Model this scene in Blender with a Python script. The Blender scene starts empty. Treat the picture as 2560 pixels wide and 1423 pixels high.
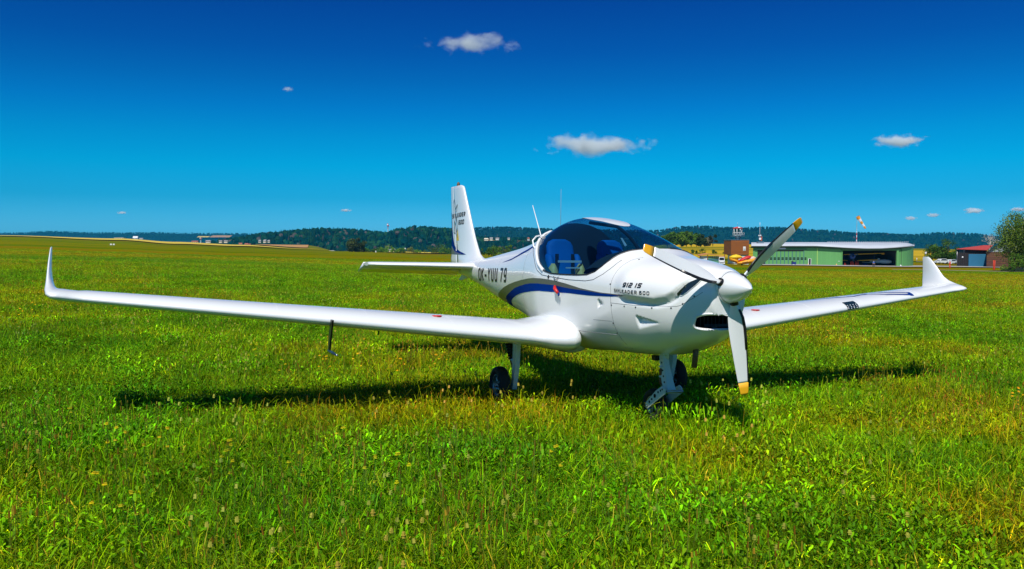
import bpy, bmesh, math, random
import numpy as np
from mathutils import Vector, Matrix
from mathutils.bvhtree import BVHTree

SC = bpy.context.scene
COL = SC.collection
PI = math.pi

# ------------------------------------------------------------------ camera, light, exposure
F_PX, PITCH, EYE = 2124.04, -0.0457635, 1.41573        # focal length in pixels of a 2560 px wide frame
cam_data = bpy.data.cameras.new('camera')
cam_data.sensor_width = 36.0
cam_data.lens = F_PX / 2560.0 * 36.0
cam_data.clip_start = 0.1
cam_data.clip_end = 60000.0
cam = bpy.data.objects.new('camera', cam_data)
COL.objects.link(cam)
cam.location = (0, 0, EYE)
cam.rotation_euler = (PI / 2 + PITCH, 0, 0)
SC.camera = cam

SUN_EL, SUN_AZ = math.radians(54.5), math.radians(197.0)   # azimuth clockwise from +Y (view direction), where the sun stands
world = bpy.data.worlds.new('World')
SC.world = world
world.use_nodes = True
wt = world.node_tree
for n in list(wt.nodes): wt.nodes.remove(n)
w_out = wt.nodes.new('ShaderNodeOutputWorld')
w_bg = wt.nodes.new('ShaderNodeBackground')
w_sky = wt.nodes.new('ShaderNodeTexSky')
w_sky.sky_type = 'NISHITA'
w_sky.sun_disc = False
w_sky.sun_elevation = SUN_EL
w_sky.sun_rotation = SUN_AZ
w_sky.altitude = 400
w_sky.air_density = 1.0
w_sky.dust_density = 0.15
w_sky.ozone_density = 4.0
# polarised, saturated summer sky: deep blue overhead, cyan towards the horizon
w_tc = wt.nodes.new('ShaderNodeTexCoord')
w_sep = wt.nodes.new('ShaderNodeSeparateXYZ')
w_ramp = wt.nodes.new('ShaderNodeValToRGB')
w_mul = wt.nodes.new('ShaderNodeMix'); w_mul.data_type = 'RGBA'; w_mul.blend_type = 'MULTIPLY'
w_mul.inputs[0].default_value = 1.0
wt.links.new(w_tc.outputs['Generated'], w_sep.inputs[0])
wt.links.new(w_sep.outputs['Z'], w_ramp.inputs['Fac'])
cr = w_ramp.color_ramp
SKY_STOPS = [(0.0, (0.13, 0.54, 0.95)), (0.0208, (0.098, 0.503, 0.92)), (0.0537, (0.022, 0.425, 0.735)), (0.0911, (0.002, 0.483, 0.747)), (0.1234, (0.002, 0.429, 0.710)), (0.1554, (0.002, 0.345, 0.677)), (0.187, (0.003, 0.271, 0.596)), (0.2179, (0.0037, 0.210, 0.55)), (0.2778, (0.005, 0.15, 0.49)), (0.45, (0.03, 0.26, 0.49)), (1.0, (0.10, 0.42, 0.57))]
cr.elements[0].position = SKY_STOPS[0][0]; cr.elements[0].color = (*SKY_STOPS[0][1], 1)
cr.elements[1].position = SKY_STOPS[-1][0]; cr.elements[1].color = (*SKY_STOPS[-1][1], 1)
for pos, c in SKY_STOPS[1:-1]:
    e = cr.elements.new(pos); e.color = (*c, 1)
wt.links.new(w_sky.outputs[0], w_mul.inputs[6])
wt.links.new(w_ramp.outputs[0], w_mul.inputs[7])
wt.links.new(w_mul.outputs[2], w_bg.inputs['Color'])
w_bg.inputs['Strength'].default_value = 0.13
wt.links.new(w_bg.outputs[0], w_out.inputs['Surface'])

sun_d = bpy.data.lights.new('sun', 'SUN')
sun_d.energy = 5.0
sun_d.angle = math.radians(0.53)
sun_d.color = (1.0, 0.965, 0.885)
sun = bpy.data.objects.new('sun', sun_d)
COL.objects.link(sun)
to_sun = Vector((math.sin(SUN_AZ) * math.cos(SUN_EL), math.cos(SUN_AZ) * math.cos(SUN_EL), math.sin(SUN_EL)))
sun.rotation_euler = to_sun.to_track_quat('Z', 'Y').to_euler()
sun.location = (0, -20, 40)

SC.view_settings.view_transform = 'Standard'
SC.view_settings.look = 'None'
SC.view_settings.gamma = 1.0
SC.view_settings.use_curve_mapping = False
SC.view_settings.exposure = 0.0
SC.cycles.max_bounces = 12
SC.cycles.transparent_max_bounces = 16
SC.cycles.volume_bounces = 10
SC.cycles.caustics_reflective = False
SC.cycles.caustics_refractive = False

# ------------------------------------------------------------------ helpers
rng = np.random.default_rng(7)
R = random.Random(11)

def tag(o, label=None, cat=None, group=None, kind=None):
    if label: o['label'] = label
    if cat: o['category'] = cat
    if group: o['group'] = group
    if kind: o['kind'] = kind
    return o

def empty(name, loc=(0, 0, 0), rz=0.0):
    o = bpy.data.objects.new(name, None)
    COL.objects.link(o)
    o.location = loc
    o.rotation_euler = (0, 0, rz)
    o.empty_display_size = 0.3
    return o

def thing(name, label, cat, loc=(0, 0, 0), rz=0.0, group=None):
    return tag(empty(name, loc, rz), label, cat, group)

class MB:
    """collects geometry, then links it as ONE mesh object"""
    def __init__(self):
        self.v, self.f, self.sm, self.mi = [], [], [], []
        self.attr = []
    def add(self, verts, faces, smooth=False, mi=0, col=None):
        b = len(self.v)
        self.v += [tuple(map(float, p)) for p in verts]
        if col is not None or self.attr:
            while len(self.attr) < b: self.attr.append((1, 1, 1))
            self.attr += [col if col is not None else (1, 1, 1)] * len(verts)
        for fc in faces:
            self.f.append(tuple(i + b for i in fc)); self.sm.append(smooth); self.mi.append(mi)
        return self
    def box(self, x0, x1, y0, y1, z0, z1, mi=0):
        return self.add([(x0, y0, z0), (x1, y0, z0), (x1, y1, z0), (x0, y1, z0), (x0, y0, z1), (x1, y0, z1), (x1, y1, z1), (x0, y1, z1)],
                        [(0, 3, 2, 1), (4, 5, 6, 7), (0, 1, 5, 4), (1, 2, 6, 5), (2, 3, 7, 6), (3, 0, 4, 7)], mi=mi)
    def prism(self, poly, axis, a, b, smooth=False, mi=0):
        """poly of 2D points in the plane perpendicular to axis, extruded from a to b"""
        def P(q, t):
            if axis == 'x': return (t, q[0], q[1])
            if axis == 'y': return (q[0], t, q[1])
            return (q[0], q[1], t)
        n = len(poly)
        v = [P(q, a) for q in poly] + [P(q, b) for q in poly]
        f = [tuple(range(n - 1, -1, -1)), tuple(range(n, 2 * n))] + [(i, (i + 1) % n, n + (i + 1) % n, n + i) for i in range(n)]
        return self.add(v, f, smooth, mi)
    def tube(self, pts, r, n=8, caps=True, smooth=True, mi=0):
        pts = [Vector(p) for p in pts]
        rs = r if isinstance(r, (list, tuple)) else [r] * len(pts)
        rings = []
        up = Vector((0, 0, 1))
        for i, p in enumerate(pts):
            d = (pts[min(i + 1, len(pts) - 1)] - pts[max(i - 1, 0)]).normalized()
            ref = up if abs(d.z) < 0.95 else Vector((1, 0, 0))
            a = d.cross(ref).normalized(); b = d.cross(a).normalized()
            rings.append([p + (a * math.cos(2 * PI * k / n) + b * math.sin(2 * PI * k / n)) * rs[i] for k in range(n)])
        return self.loft(rings, closed=True, caps=caps, smooth=smooth, mi=mi)
    def loft(self, rings, closed=True, caps=False, smooth=True, mi=0):
        n = len(rings[0]); v = [p for rg in rings for p in rg]; f = []
        m = n if closed else n - 1
        for i in range(len(rings) - 1):
            for k in range(m):
                k2 = (k + 1) % n
                f.append((i * n + k, i * n + k2, (i + 1) * n + k2, (i + 1) * n + k))
        if caps:
            f.append(tuple(range(n - 1, -1, -1))); f.append(tuple((len(rings) - 1) * n + k for k in range(n)))
        return self.add(v, f, smooth, mi)
    def lathe(self, prof, origin, axis, n=24, smooth=True, mi=0):
        """prof = [(distance along axis, radius)]"""
        o = Vector(origin); d = Vector(axis).normalized()
        ref = Vector((0, 0, 1)) if abs(d.z) < 0.9 else Vector((1, 0, 0))
        a = d.cross(ref).normalized(); b = d.cross(a)
        rings = [[o + d * t + (a * math.cos(2 * PI * k / n) + b * math.sin(2 * PI * k / n)) * max(r, 1e-5) for k in range(n)] for t, r in prof]
        return self.loft(rings, True, False, smooth, mi)
    def build(self, name, mat, parent=None, kind=None, loc=None):
        me = bpy.data.meshes.new(name)
        me.from_pydata(self.v, [], self.f)
        mats = mat if isinstance(mat, (list, tuple)) else [mat]
        for m in mats: me.materials.append(m)
        me.polygons.foreach_set('use_smooth', self.sm)
        if len(mats) > 1: me.polygons.foreach_set('material_index', self.mi)
        if self.attr:
            while len(self.attr) < len(self.v): self.attr.append((1, 1, 1))
            at = me.attributes.new('tint', 'FLOAT_COLOR', 'POINT')
            at.data.foreach_set('color', np.array([(*c, 1.0) for c in self.attr], np.float32).ravel())
        me.update()
        o = bpy.data.objects.new(name, me)
        COL.objects.link(o)
        if parent is not None: o.parent = parent
        if kind: o['kind'] = kind
        if loc is not None: o.location = loc
        return o

def np_mesh(name, V, faces, mats, parent=None, smooth=False, tint=None, kind=None):
    """big meshes from numpy: V (n,3), faces (m,k)"""
    me = bpy.data.meshes.new(name)
    V = np.asarray(V, np.float32); faces = np.asarray(faces, np.int32)
    k = faces.shape[1]
    me.vertices.add(len(V)); me.vertices.foreach_set('co', V.ravel())
    me.loops.add(faces.size); me.loops.foreach_set('vertex_index', faces.ravel())
    me.polygons.add(len(faces)); me.polygons.foreach_set('loop_start', np.arange(0, faces.size, k, dtype=np.int32))
    me.polygons.foreach_set('loop_total', np.full(len(faces), k, np.int32))
    me.polygons.foreach_set('use_smooth', np.full(len(faces), smooth))
    for m in (mats if isinstance(mats, (list, tuple)) else [mats]): me.materials.append(m)
    if tint is not None:
        at = me.attributes.new('tint', 'FLOAT_COLOR', 'POINT')
        t = np.ones((len(V), 4), np.float32); t[:, :3] = tint
        at.data.foreach_set('color', t.ravel())
    me.update(calc_edges=True)
    me.validate()
    o = bpy.data.objects.new(name, me)
    COL.objects.link(o)
    if parent is not None: o.parent = parent
    if kind: o['kind'] = kind
    return o

def copy_tree(o, parent=None):
    c = o.copy(); COL.objects.link(c)
    if parent is not None: c.parent = parent
    for ch in [x for x in bpy.data.objects if x.parent == o]: copy_tree(ch, c)
    return c

# ------------------------------------------------------------------ materials
def mat(name, col, rough=0.5, metal=0.0, coat=0.0, var=0.0, vscale=5.0, bump=0.0, bscale=40.0, spec=0.5, tint=False, trans=0.0, stretch=None, col2=None):
    m = bpy.data.materials.new(name); m.use_nodes = True
    nt = m.node_tree; b = nt.nodes['Principled BSDF']
    b.inputs['Base Color'].default_value = (*col, 1)
    b.inputs['Roughness'].default_value = rough
    b.inputs['Metallic'].default_value = metal
    b.inputs['Coat Weight'].default_value = coat
    b.inputs['Coat Roughness'].default_value = 0.04
    b.inputs['Specular IOR Level'].default_value = spec
    src = None
    tc = nt.nodes.new('ShaderNodeTexCoord')
    vec = tc.outputs['Object']
    if stretch:
        mp = nt.nodes.new('ShaderNodeMapping'); mp.inputs['Scale'].default_value = stretch
        nt.links.new(vec, mp.inputs['Vector']); vec = mp.outputs['Vector']
    if var > 0:
        nz = nt.nodes.new('ShaderNodeTexNoise'); nz.inputs['Scale'].default_value = vscale; nz.inputs['Detail'].default_value = 6
        nt.links.new(vec, nz.inputs['Vector'])
        rp = nt.nodes.new('ShaderNodeValToRGB')
        c2 = col2 if col2 else tuple(min(1, c * (1 + var)) for c in col)
        c1 = tuple(c * (1 - var) for c in col) if not col2 else col
        rp.color_ramp.elements[0].position = 0.3; rp.color_ramp.elements[1].position = 0.7
        rp.color_ramp.elements[0].color = (*c1, 1); rp.color_ramp.elements[1].color = (*c2, 1)
        nt.links.new(nz.outputs['Fac'], rp.inputs['Fac'])
        src = rp.outputs['Color']
    if tint:
        at = nt.nodes.new('ShaderNodeAttribute'); at.attribute_name = 'tint'
        mx = nt.nodes.new('ShaderNodeMix'); mx.data_type = 'RGBA'; mx.blend_type = 'MULTIPLY'; mx.inputs[0].default_value = 1
        if src is not None: nt.links.new(src, mx.inputs[6])
        else: mx.inputs[6].default_value = (*col, 1)
        nt.links.new(at.outputs['Color'], mx.inputs[7])
        src = mx.outputs[2]
    if src is not None: nt.links.new(src, b.inputs['Base Color'])
    if bump > 0:
        nb = nt.nodes.new('ShaderNodeTexNoise'); nb.inputs['Scale'].default_value = bscale; nb.inputs['Detail'].default_value = 4
        nt.links.new(vec, nb.inputs['Vector'])
        bp = nt.nodes.new('ShaderNodeBump'); bp.inputs['Strength'].default_value = bump; bp.inputs['Distance'].default_value = 0.02
        nt.links.new(nb.outputs['Fac'], bp.inputs['Height']); nt.links.new(bp.outputs['Normal'], b.inputs['Normal'])
    if trans > 0:
        tr = nt.nodes.new('ShaderNodeBsdfTranslucent'); ms = nt.nodes.new('ShaderNodeMixShader'); ms.inputs[0].default_value = trans
        if src is not None: nt.links.new(src, tr.inputs['Color'])
        else: tr.inputs['Color'].default_value = (*col, 1)
        out = nt.nodes['Material Output']
        nt.links.new(b.outputs[0], ms.inputs[1]); nt.links.new(tr.outputs[0], ms.inputs[2]); nt.links.new(ms.outputs[0], out.inputs['Surface'])
    return m

def glass_mat(name, tint_col, ior=1.45, rough=0.0, dens=1.0):
    """thin tinted pane: tinted see-through plus fresnel reflection"""
    m = bpy.data.materials.new(name); m.use_nodes = True
    nt = m.node_tree
    for n in list(nt.nodes): nt.nodes.remove(n)
    out = nt.nodes.new('ShaderNodeOutputMaterial')
    tr = nt.nodes.new('ShaderNodeBsdfTransparent'); tr.inputs['Color'].default_value = (*tint_col, 1)
    gl = nt.nodes.new('ShaderNodeBsdfGlossy'); gl.inputs['Roughness'].default_value = rough
    fr = nt.nodes.new('ShaderNodeFresnel')
    ge = nt.nodes.new('ShaderNodeNewGeometry'); mi = nt.nodes.new('ShaderNodeMix'); mi.inputs[2].default_value = ior; mi.inputs[3].default_value = 1 / ior
    nt.links.new(ge.outputs['Backfacing'], mi.inputs[0]); nt.links.new(mi.outputs[0], fr.inputs['IOR'])   # a thin pane reflects alike from both sides
    ms = nt.nodes.new('ShaderNodeMixShader')
    nt.links.new(fr.outputs[0], ms.inputs[0]); nt.links.new(tr.outputs[0], ms.inputs[1]); nt.links.new(gl.outputs[0], ms.inputs[2])
    nt.links.new(ms.outputs[0], out.inputs['Surface'])
    return m

M = {}
M['white'] = mat('white_paint', (0.85, 0.86, 0.865), 0.30, metal=0.06, coat=0.6, var=0.02, vscale=3)
M['pearl'] = mat('pearl_white_paint', (0.85, 0.865, 0.87), 0.34, metal=0.15, coat=0.7, var=0.02, vscale=2)
M['blue'] = mat('blue_stripe_paint', (0.0003, 0.026, 0.19), 0.6, coat=0.0, spec=.02)
M['grey'] = mat('grey_stripe_paint', (0.11, 0.112, 0.10), 0.35, metal=0.2, coat=0.25)
M['black'] = mat('black_paint', (0.012, 0.012, 0.014), 0.35)
M['letter'] = mat('black_lettering', (0.018, 0.017, 0.018), 0.4)
M['rubber'] = mat('tyre_rubber', (0.012, 0.012, 0.013), 0.75, bump=0.15, bscale=60)
M['steel'] = mat('brushed_steel', (0.42, 0.43, 0.45), 0.35, metal=0.9)
M['legpaint'] = mat('pale_gear_paint', (0.62, 0.68, 0.72), 0.4, coat=0.2)
M['donut'] = mat('brown_rubber_springs', (0.16, 0.06, 0.025), 0.6)
M['rust'] = mat('rusty_exhaust', (0.16, 0.10, 0.06), 0.6, metal=0.5, var=0.3, vscale=20)
M['yellowtip'] = mat('yellow_tip_paint', (0.85, 0.42, 0.012), 0.35, coat=0.3)
M['red'] = mat('red_plastic', (0.60, 0.02, 0.015), 0.4)
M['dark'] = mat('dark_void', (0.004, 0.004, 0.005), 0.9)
M['canopy'] = glass_mat('tinted_canopy_glass', (0.35, 0.62, 0.77), 1.5)
M['darkgloss'] = mat('dark_gloss', (0.01, 0.02, 0.025), 0.05, coat=1.0)
M['seatblue'] = mat('blue_leather', (0.002, 0.12, 0.40), 0.6, bump=0.1, spec=.2)
M['seattan'] = mat('tan_leather', (0.85, 0.47, 0.13), 0.5, bump=0.1)
M['cabin'] = mat('dark_cabin_lining', (0.005, 0.014, 0.032), 0.8)
M['panel'] = mat('instrument_panel', (0.03, 0.032, 0.036), 0.5)
M['belt'] = mat('black_webbing', (0.01, 0.01, 0.012), 0.7)
M['line'] = mat('panel_joint', (0.22, 0.23, 0.24), 0.6)

# ------------------------------------------------------------------ terrain
_c, _s = math.cos(PITCH), math.sin(PITCH)
def bearing(u, v, Y):
    """world point seen along a pixel of the 2560 px photograph at forward distance Y"""
    w = (711.5 - v) / F_PX
    Z = Y * (_s + w * _c) / (_c - w * _s)
    X = (u - 1280.0) / F_PX * (Y * _c + Z * _s)
    return (X, Y, EYE + Z)

def zplane(x, y):
    return -0.03 - 0.02494 * (x - 1.568) - 0.01023 * (y - 6.065)

T_U = np.array([-1400, -400, 0, 300, 440, 600, 770, 850, 1100, 1500, 1700, 1900, 2290, 2560, 3000, 4200], float)
T_Y = np.array([60, 225, 600, 900, 1500, 3500, 12000], float)
T_V = np.array([
    [0] * 16,
    [590, 606, 613, 622, 628, 632.5, 637.3, 640, 646.5, 655, 660, 663, 667.5, 671, 676, 690],
    [574, 586, 592, 602.5, 612, 617.5, 624.8, 628.5, 636.3, 642, 634, 632, 634, 638, 642, 650],
    [572, 584, 590, 598, 606.5, 612.5, 622.5, 628.0, 631.5, 637, 609, 612, 622, 628, 634, 640],
    [574, 588, 596, 603, 610, 612.0, 613.5, 629, 632, 638, 612, 614, 624, 630, 636, 640],
    [610, 615, 618, 620, 622, 624, 628, 631, 636, 640, 622, 622, 628, 632, 636, 640],
    [618] * 16], float)
def zter(x, y):
    x = np.asarray(x, float); y = np.asarray(y, float)
    zp = zplane(x, y)
    Y = np.maximum(y, 60.0)
    u = np.clip(1280 + F_PX * x / Y, T_U[0], T_U[-1])
    iu = np.clip(np.searchsorted(T_U, u) - 1, 0, len(T_U) - 2)
    fu = (u - T_U[iu]) / (T_U[iu + 1] - T_U[iu])
    ly = np.log(np.clip(Y, T_Y[0], T_Y[-1])); LY = np.log(T_Y)
    iy = np.clip(np.searchsorted(LY, ly) - 1, 0, len(T_Y) - 2)
    fy = (ly - LY[iy]) / (LY[iy + 1] - LY[iy])
    fu = fu * fu * (3 - 2 * fu)
    sl = (614.23 - T_V) / F_PX
    xc = (u - 1280) / F_PX * 60.0
    s60 = (zplane(xc, 60.0) - EYE) / 60.0
    def S(i, j): return sl[i, j]
    a = S(iy, iu) * (1 - fu) + S(iy, iu + 1) * fu
    a = np.where(iy == 0, s60, a)
    b = S(iy + 1, iu) * (1 - fu) + S(iy + 1, iu + 1) * fu
    zt = EYE + Y * (a * (1 - fy) + b * fy)
    return np.where(y <= 60.0, zp, zt)
def gz(x, y): return float(zter(x, y))
def spot(u, Y):
    """ground point under a bearing of the photograph"""
    x = (u - 1280.0) / F_PX * Y * _c
    for _ in range(3):
        z = gz(x, Y) - EYE
        x = (u - 1280.0) / F_PX * (Y * _c + z * _s)
    return (x, Y, gz(x, Y))

# ------------------------------------------------------------------ ground, fields, apron
def field_mat(name, stops, s1, s2, s3, rough=0.9, bump=0.6, bdist=0.05, thatch=None):
    m = bpy.data.materials.new(name); m.use_nodes = True
    nt = m.node_tree; b = nt.nodes['Principled BSDF']; b.inputs['Roughness'].default_value = rough
    b.inputs['Specular IOR Level'].default_value = 0.0
    tc = nt.nodes.new('ShaderNodeTexCoord')
    acc = None
    for k, (sc, wgt, det) in enumerate((s1, s2, s3)):
        mp = nt.nodes.new('ShaderNodeMapping'); mp.inputs['Scale'].default_value = sc; mp.inputs['Location'].default_value = (k * 7.3, k * 3.1, 0)
        nz = nt.nodes.new('ShaderNodeTexNoise'); nz.inputs['Scale'].default_value = 1.0; nz.inputs['Detail'].default_value = det
        nt.links.new(tc.outputs['Object'], mp.inputs['Vector']); nt.links.new(mp.outputs[0], nz.inputs['Vector'])
        ml = nt.nodes.new('ShaderNodeMath'); ml.operation = 'MULTIPLY'; ml.inputs[1].default_value = wgt
        nt.links.new(nz.outputs['Fac'], ml.inputs[0])
        if acc is None: acc = ml.outputs[0]
        else:
            ad = nt.nodes.new('ShaderNodeMath'); ad.operation = 'ADD'
            nt.links.new(acc, ad.inputs[0]); nt.links.new(ml.outputs[0], ad.inputs[1]); acc = ad.outputs[0]
        last = nz
    rp = nt.nodes.new('ShaderNodeValToRGB')
    e = rp.color_ramp.elements
    e[0].position, e[0].color = stops[0][0], (*stops[0][1], 1)
    e[1].position, e[1].color = stops[-1][0], (*stops[-1][1], 1)
    for pos, c in stops[1:-1]:
        q = e.new(pos); q.color = (*c, 1)
    nt.links.new(acc, rp.inputs['Fac']); nt.links.new(rp.outputs[0], b.inputs['Base Color'])
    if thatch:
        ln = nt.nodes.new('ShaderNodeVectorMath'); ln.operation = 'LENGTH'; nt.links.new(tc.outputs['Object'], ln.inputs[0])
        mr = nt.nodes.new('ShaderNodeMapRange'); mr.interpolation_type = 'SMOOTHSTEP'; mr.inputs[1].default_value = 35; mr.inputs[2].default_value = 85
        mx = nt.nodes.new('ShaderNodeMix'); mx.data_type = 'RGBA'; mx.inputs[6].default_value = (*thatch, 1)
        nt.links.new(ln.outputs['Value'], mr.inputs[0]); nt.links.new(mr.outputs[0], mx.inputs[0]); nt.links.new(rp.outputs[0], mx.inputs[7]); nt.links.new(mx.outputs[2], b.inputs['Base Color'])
    bp = nt.nodes.new('ShaderNodeBump'); bp.inputs['Strength'].default_value = bump; bp.inputs['Distance'].default_value = bdist
    nt.links.new(last.outputs['Fac'], bp.inputs['Height']); nt.links.new(bp.outputs[0], b.inputs['Normal'])
    return m

M['meadow'] = field_mat('meadow_ground', [(0.41, (0.065, 0.115, 0.001)), (0.465, (0.115, 0.150, 0.001)), (0.52, (0.155, 0.155, 0.001)), (0.575, (0.175, 0.112, 0.003))],
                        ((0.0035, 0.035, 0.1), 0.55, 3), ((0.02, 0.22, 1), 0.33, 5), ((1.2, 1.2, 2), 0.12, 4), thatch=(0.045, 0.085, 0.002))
M['wheat'] = field_mat('ripe_wheat', [(0.38, (0.50, 0.36, 0.05)), (0.6, (0.66, 0.50, 0.09))], ((0.003, 0.02, 0.1), 0.5, 4), ((0.05, 0.2, 1), 0.3, 4), ((1, 1, 1), 0.2, 4))
M['golden'] = field_mat('golden_meadow', [(0.40, (0.10, 0.125, 0.005)), (0.46, (0.24, 0.19, 0.008)), (0.52, (0.40, 0.27, 0.012)), (0.60, (0.52, 0.34, 0.02))], ((0.003, 0.016, 0.1), 0.62, 3), ((0.03, 0.12, 1), 0.25, 4), ((1, 1, 1), 0.13, 4))
M['stubble'] = field_mat('brown_stubble', [(0.38, (0.36, 0.19, 0.07)), (0.6, (0.46, 0.26, 0.10))], ((0.003, 0.02, 0.1), 0.5, 4), ((0.05, 0.2, 1), 0.3, 4), ((1, 1, 1), 0.2, 4))
M['asphalt'] = field_mat('worn_apron', [(0.36, (0.30, 0.29, 0.27)), (0.62, (0.42, 0.40, 0.37))], ((0.03, 0.1, 0.1), 0.5, 4), ((0.3, 0.6, 1), 0.3, 4), ((4, 4, 4), 0.2, 4), bump=0.1)

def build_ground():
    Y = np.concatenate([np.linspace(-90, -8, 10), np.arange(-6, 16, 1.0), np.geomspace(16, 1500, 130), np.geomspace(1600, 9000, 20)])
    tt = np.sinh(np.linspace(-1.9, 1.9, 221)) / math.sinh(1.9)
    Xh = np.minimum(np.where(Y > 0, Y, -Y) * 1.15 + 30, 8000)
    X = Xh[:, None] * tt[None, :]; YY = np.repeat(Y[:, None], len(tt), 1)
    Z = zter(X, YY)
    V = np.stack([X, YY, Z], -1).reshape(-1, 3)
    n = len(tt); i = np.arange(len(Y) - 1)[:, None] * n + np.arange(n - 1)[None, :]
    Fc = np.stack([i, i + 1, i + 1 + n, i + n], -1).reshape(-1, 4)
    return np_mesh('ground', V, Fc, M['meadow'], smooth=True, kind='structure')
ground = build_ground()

def sheet(name, near, far, m, off, nu=60, nv=8, kind='structure', label=None, cat=None):
    """ground-hugging strip between two polylines of (bearing column, distance)"""
    un = np.linspace(0, 1, nu)
    def line(pl):
        t = np.linspace(0, 1, len(pl)); return np.interp(un, t, [q[0] for q in pl]), np.interp(un, t, [q[1] for q in pl])
    (u0, y0), (u1, y1) = line(near), line(far)
    V = []
    for k in range(nv):
        w = k / (nv - 1)
        yy = y0 * (1 - w) + y1 * w; uu = u0 * (1 - w) + u1 * w
        xx = (uu - 1280) / F_PX * yy
        V.append(np.stack([xx, yy, zter(xx, yy) + off], -1))
    V = np.concatenate(V)
    i = np.arange(nv - 1)[:, None] * nu + np.arange(nu - 1)[None, :]
    Fc = np.stack([i, i + 1, i + 1 + nu, i + nu], -1).reshape(-1, 4)
    o = np_mesh(name, V, Fc, m, smooth=True, kind=kind)
    return tag(o, label, cat)

sheet('wheat_field', [(-900, 615), (0, 610), (440, 605), (862, 602)], [(-900, 900), (0, 900), (440, 905), (862, 640)], M['wheat'], 0.7, 90, 14)
sheet('wheat_field', [(935, 640), (1120, 640)], [(960, 800), (1110, 800)], M['wheat'], 0.8)
sheet('stubble_field', [(625, 960), (770, 960)], [(650, 1480), (772, 1480)], M['stubble'], 1.0, 40, 24)
sheet('golden_field', [(1560, 330), (2000, 330), (2420, 330), (2800, 330)], [(1560, 905), (2000, 905), (2420, 905), (2800, 905)], M['golden'], 0.25, 90, 30)
sheet('apron', [(1893, 213), (2060, 211), (2290, 214), (2420, 222), (2500, 224)], [(1893, 236), (2060, 236), (2290, 236), (2420, 236), (2500, 240)], M['asphalt'], 0.22, 60, 8)
sheet('gravel_path', [(2290, 310), (2400, 300), (2640, 300)], [(2290, 314), (2400, 305), (2640, 306)], M['asphalt'], 0.3, 40, 3)
sheet('mown_strip', [(2230, 176), (2400, 172), (2640, 170)], [(2230, 178), (2400, 175), (2640, 173.5)], M['asphalt'], 0.08, 40, 3)

# ------------------------------------------------------------------ grass: real tufts scattered by geometry nodes
def grass_mat():
    m = bpy.data.materials.new('grass_blades'); m.use_nodes = True
    nt = m.node_tree; b = nt.nodes['Principled BSDF']
    b.inputs['Roughness'].default_value = 0.55; b.inputs['Specular IOR Level'].default_value = 0.08
    at = nt.nodes.new('ShaderNodeAttribute'); at.attribute_name = 'tint'
    oi = nt.nodes.new('ShaderNodeObjectInfo')
    hs = nt.nodes.new('ShaderNodeHueSaturation')
    mr = nt.nodes.new('ShaderNodeMapRange'); mr.inputs[3].default_value = 0.482; mr.inputs[4].default_value = 0.512
    mv = nt.nodes.new('ShaderNodeMath'); mv.operation = 'MULTIPLY_ADD'; mv.inputs[1].default_value = 7.13; mv.inputs[2].default_value = 0.37
    fr = nt.nodes.new('ShaderNodeMath'); fr.operation = 'FRACT'
    mr2 = nt.nodes.new('ShaderNodeMapRange'); mr2.inputs[3].default_value = 0.8; mr2.inputs[4].default_value = 1.25
    nt.links.new(oi.outputs['Random'], mr.inputs[0]); nt.links.new(mr.outputs[0], hs.inputs['Hue'])
    nt.links.new(oi.outputs['Random'], mv.inputs[0]); nt.links.new(mv.outputs[0], fr.inputs[0]); nt.links.new(fr.outputs[0], mr2.inputs[0])
    nt.links.new(mr2.outputs[0], hs.inputs['Value'])
    an = nt.nodes.new('ShaderNodeAttribute'); an.attribute_type = 'INSTANCER'; an.attribute_name = 'tone'
    mt = nt.nodes.new('ShaderNodeMix'); mt.data_type = 'RGBA'; mt.blend_type = 'MULTIPLY'; mt.inputs[0].default_value = 1.0
    nt.links.new(at.outputs['Color'], mt.inputs[6]); nt.links.new(an.outputs['Color'], mt.inputs[7])
    nt.links.new(mt.outputs[2], hs.inputs['Color']); nt.links.new(hs.outputs[0], b.inputs['Base Color'])
    tr = nt.nodes.new('ShaderNodeBsdfTranslucent'); nt.links.new(hs.outputs[0], tr.inputs['Color'])
    ms = nt.nodes.new('ShaderNodeMixShader'); ms.inputs[0].default_value = 0.22
    out = nt.nodes['Material Output']
    nt.links.new(b.outputs[0], ms.inputs[1]); nt.links.new(tr.outputs[0], ms.inputs[2]); nt.links.new(ms.outputs[0], out.inputs['Surface'])
    return m
M['grass'] = grass_mat()

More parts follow.
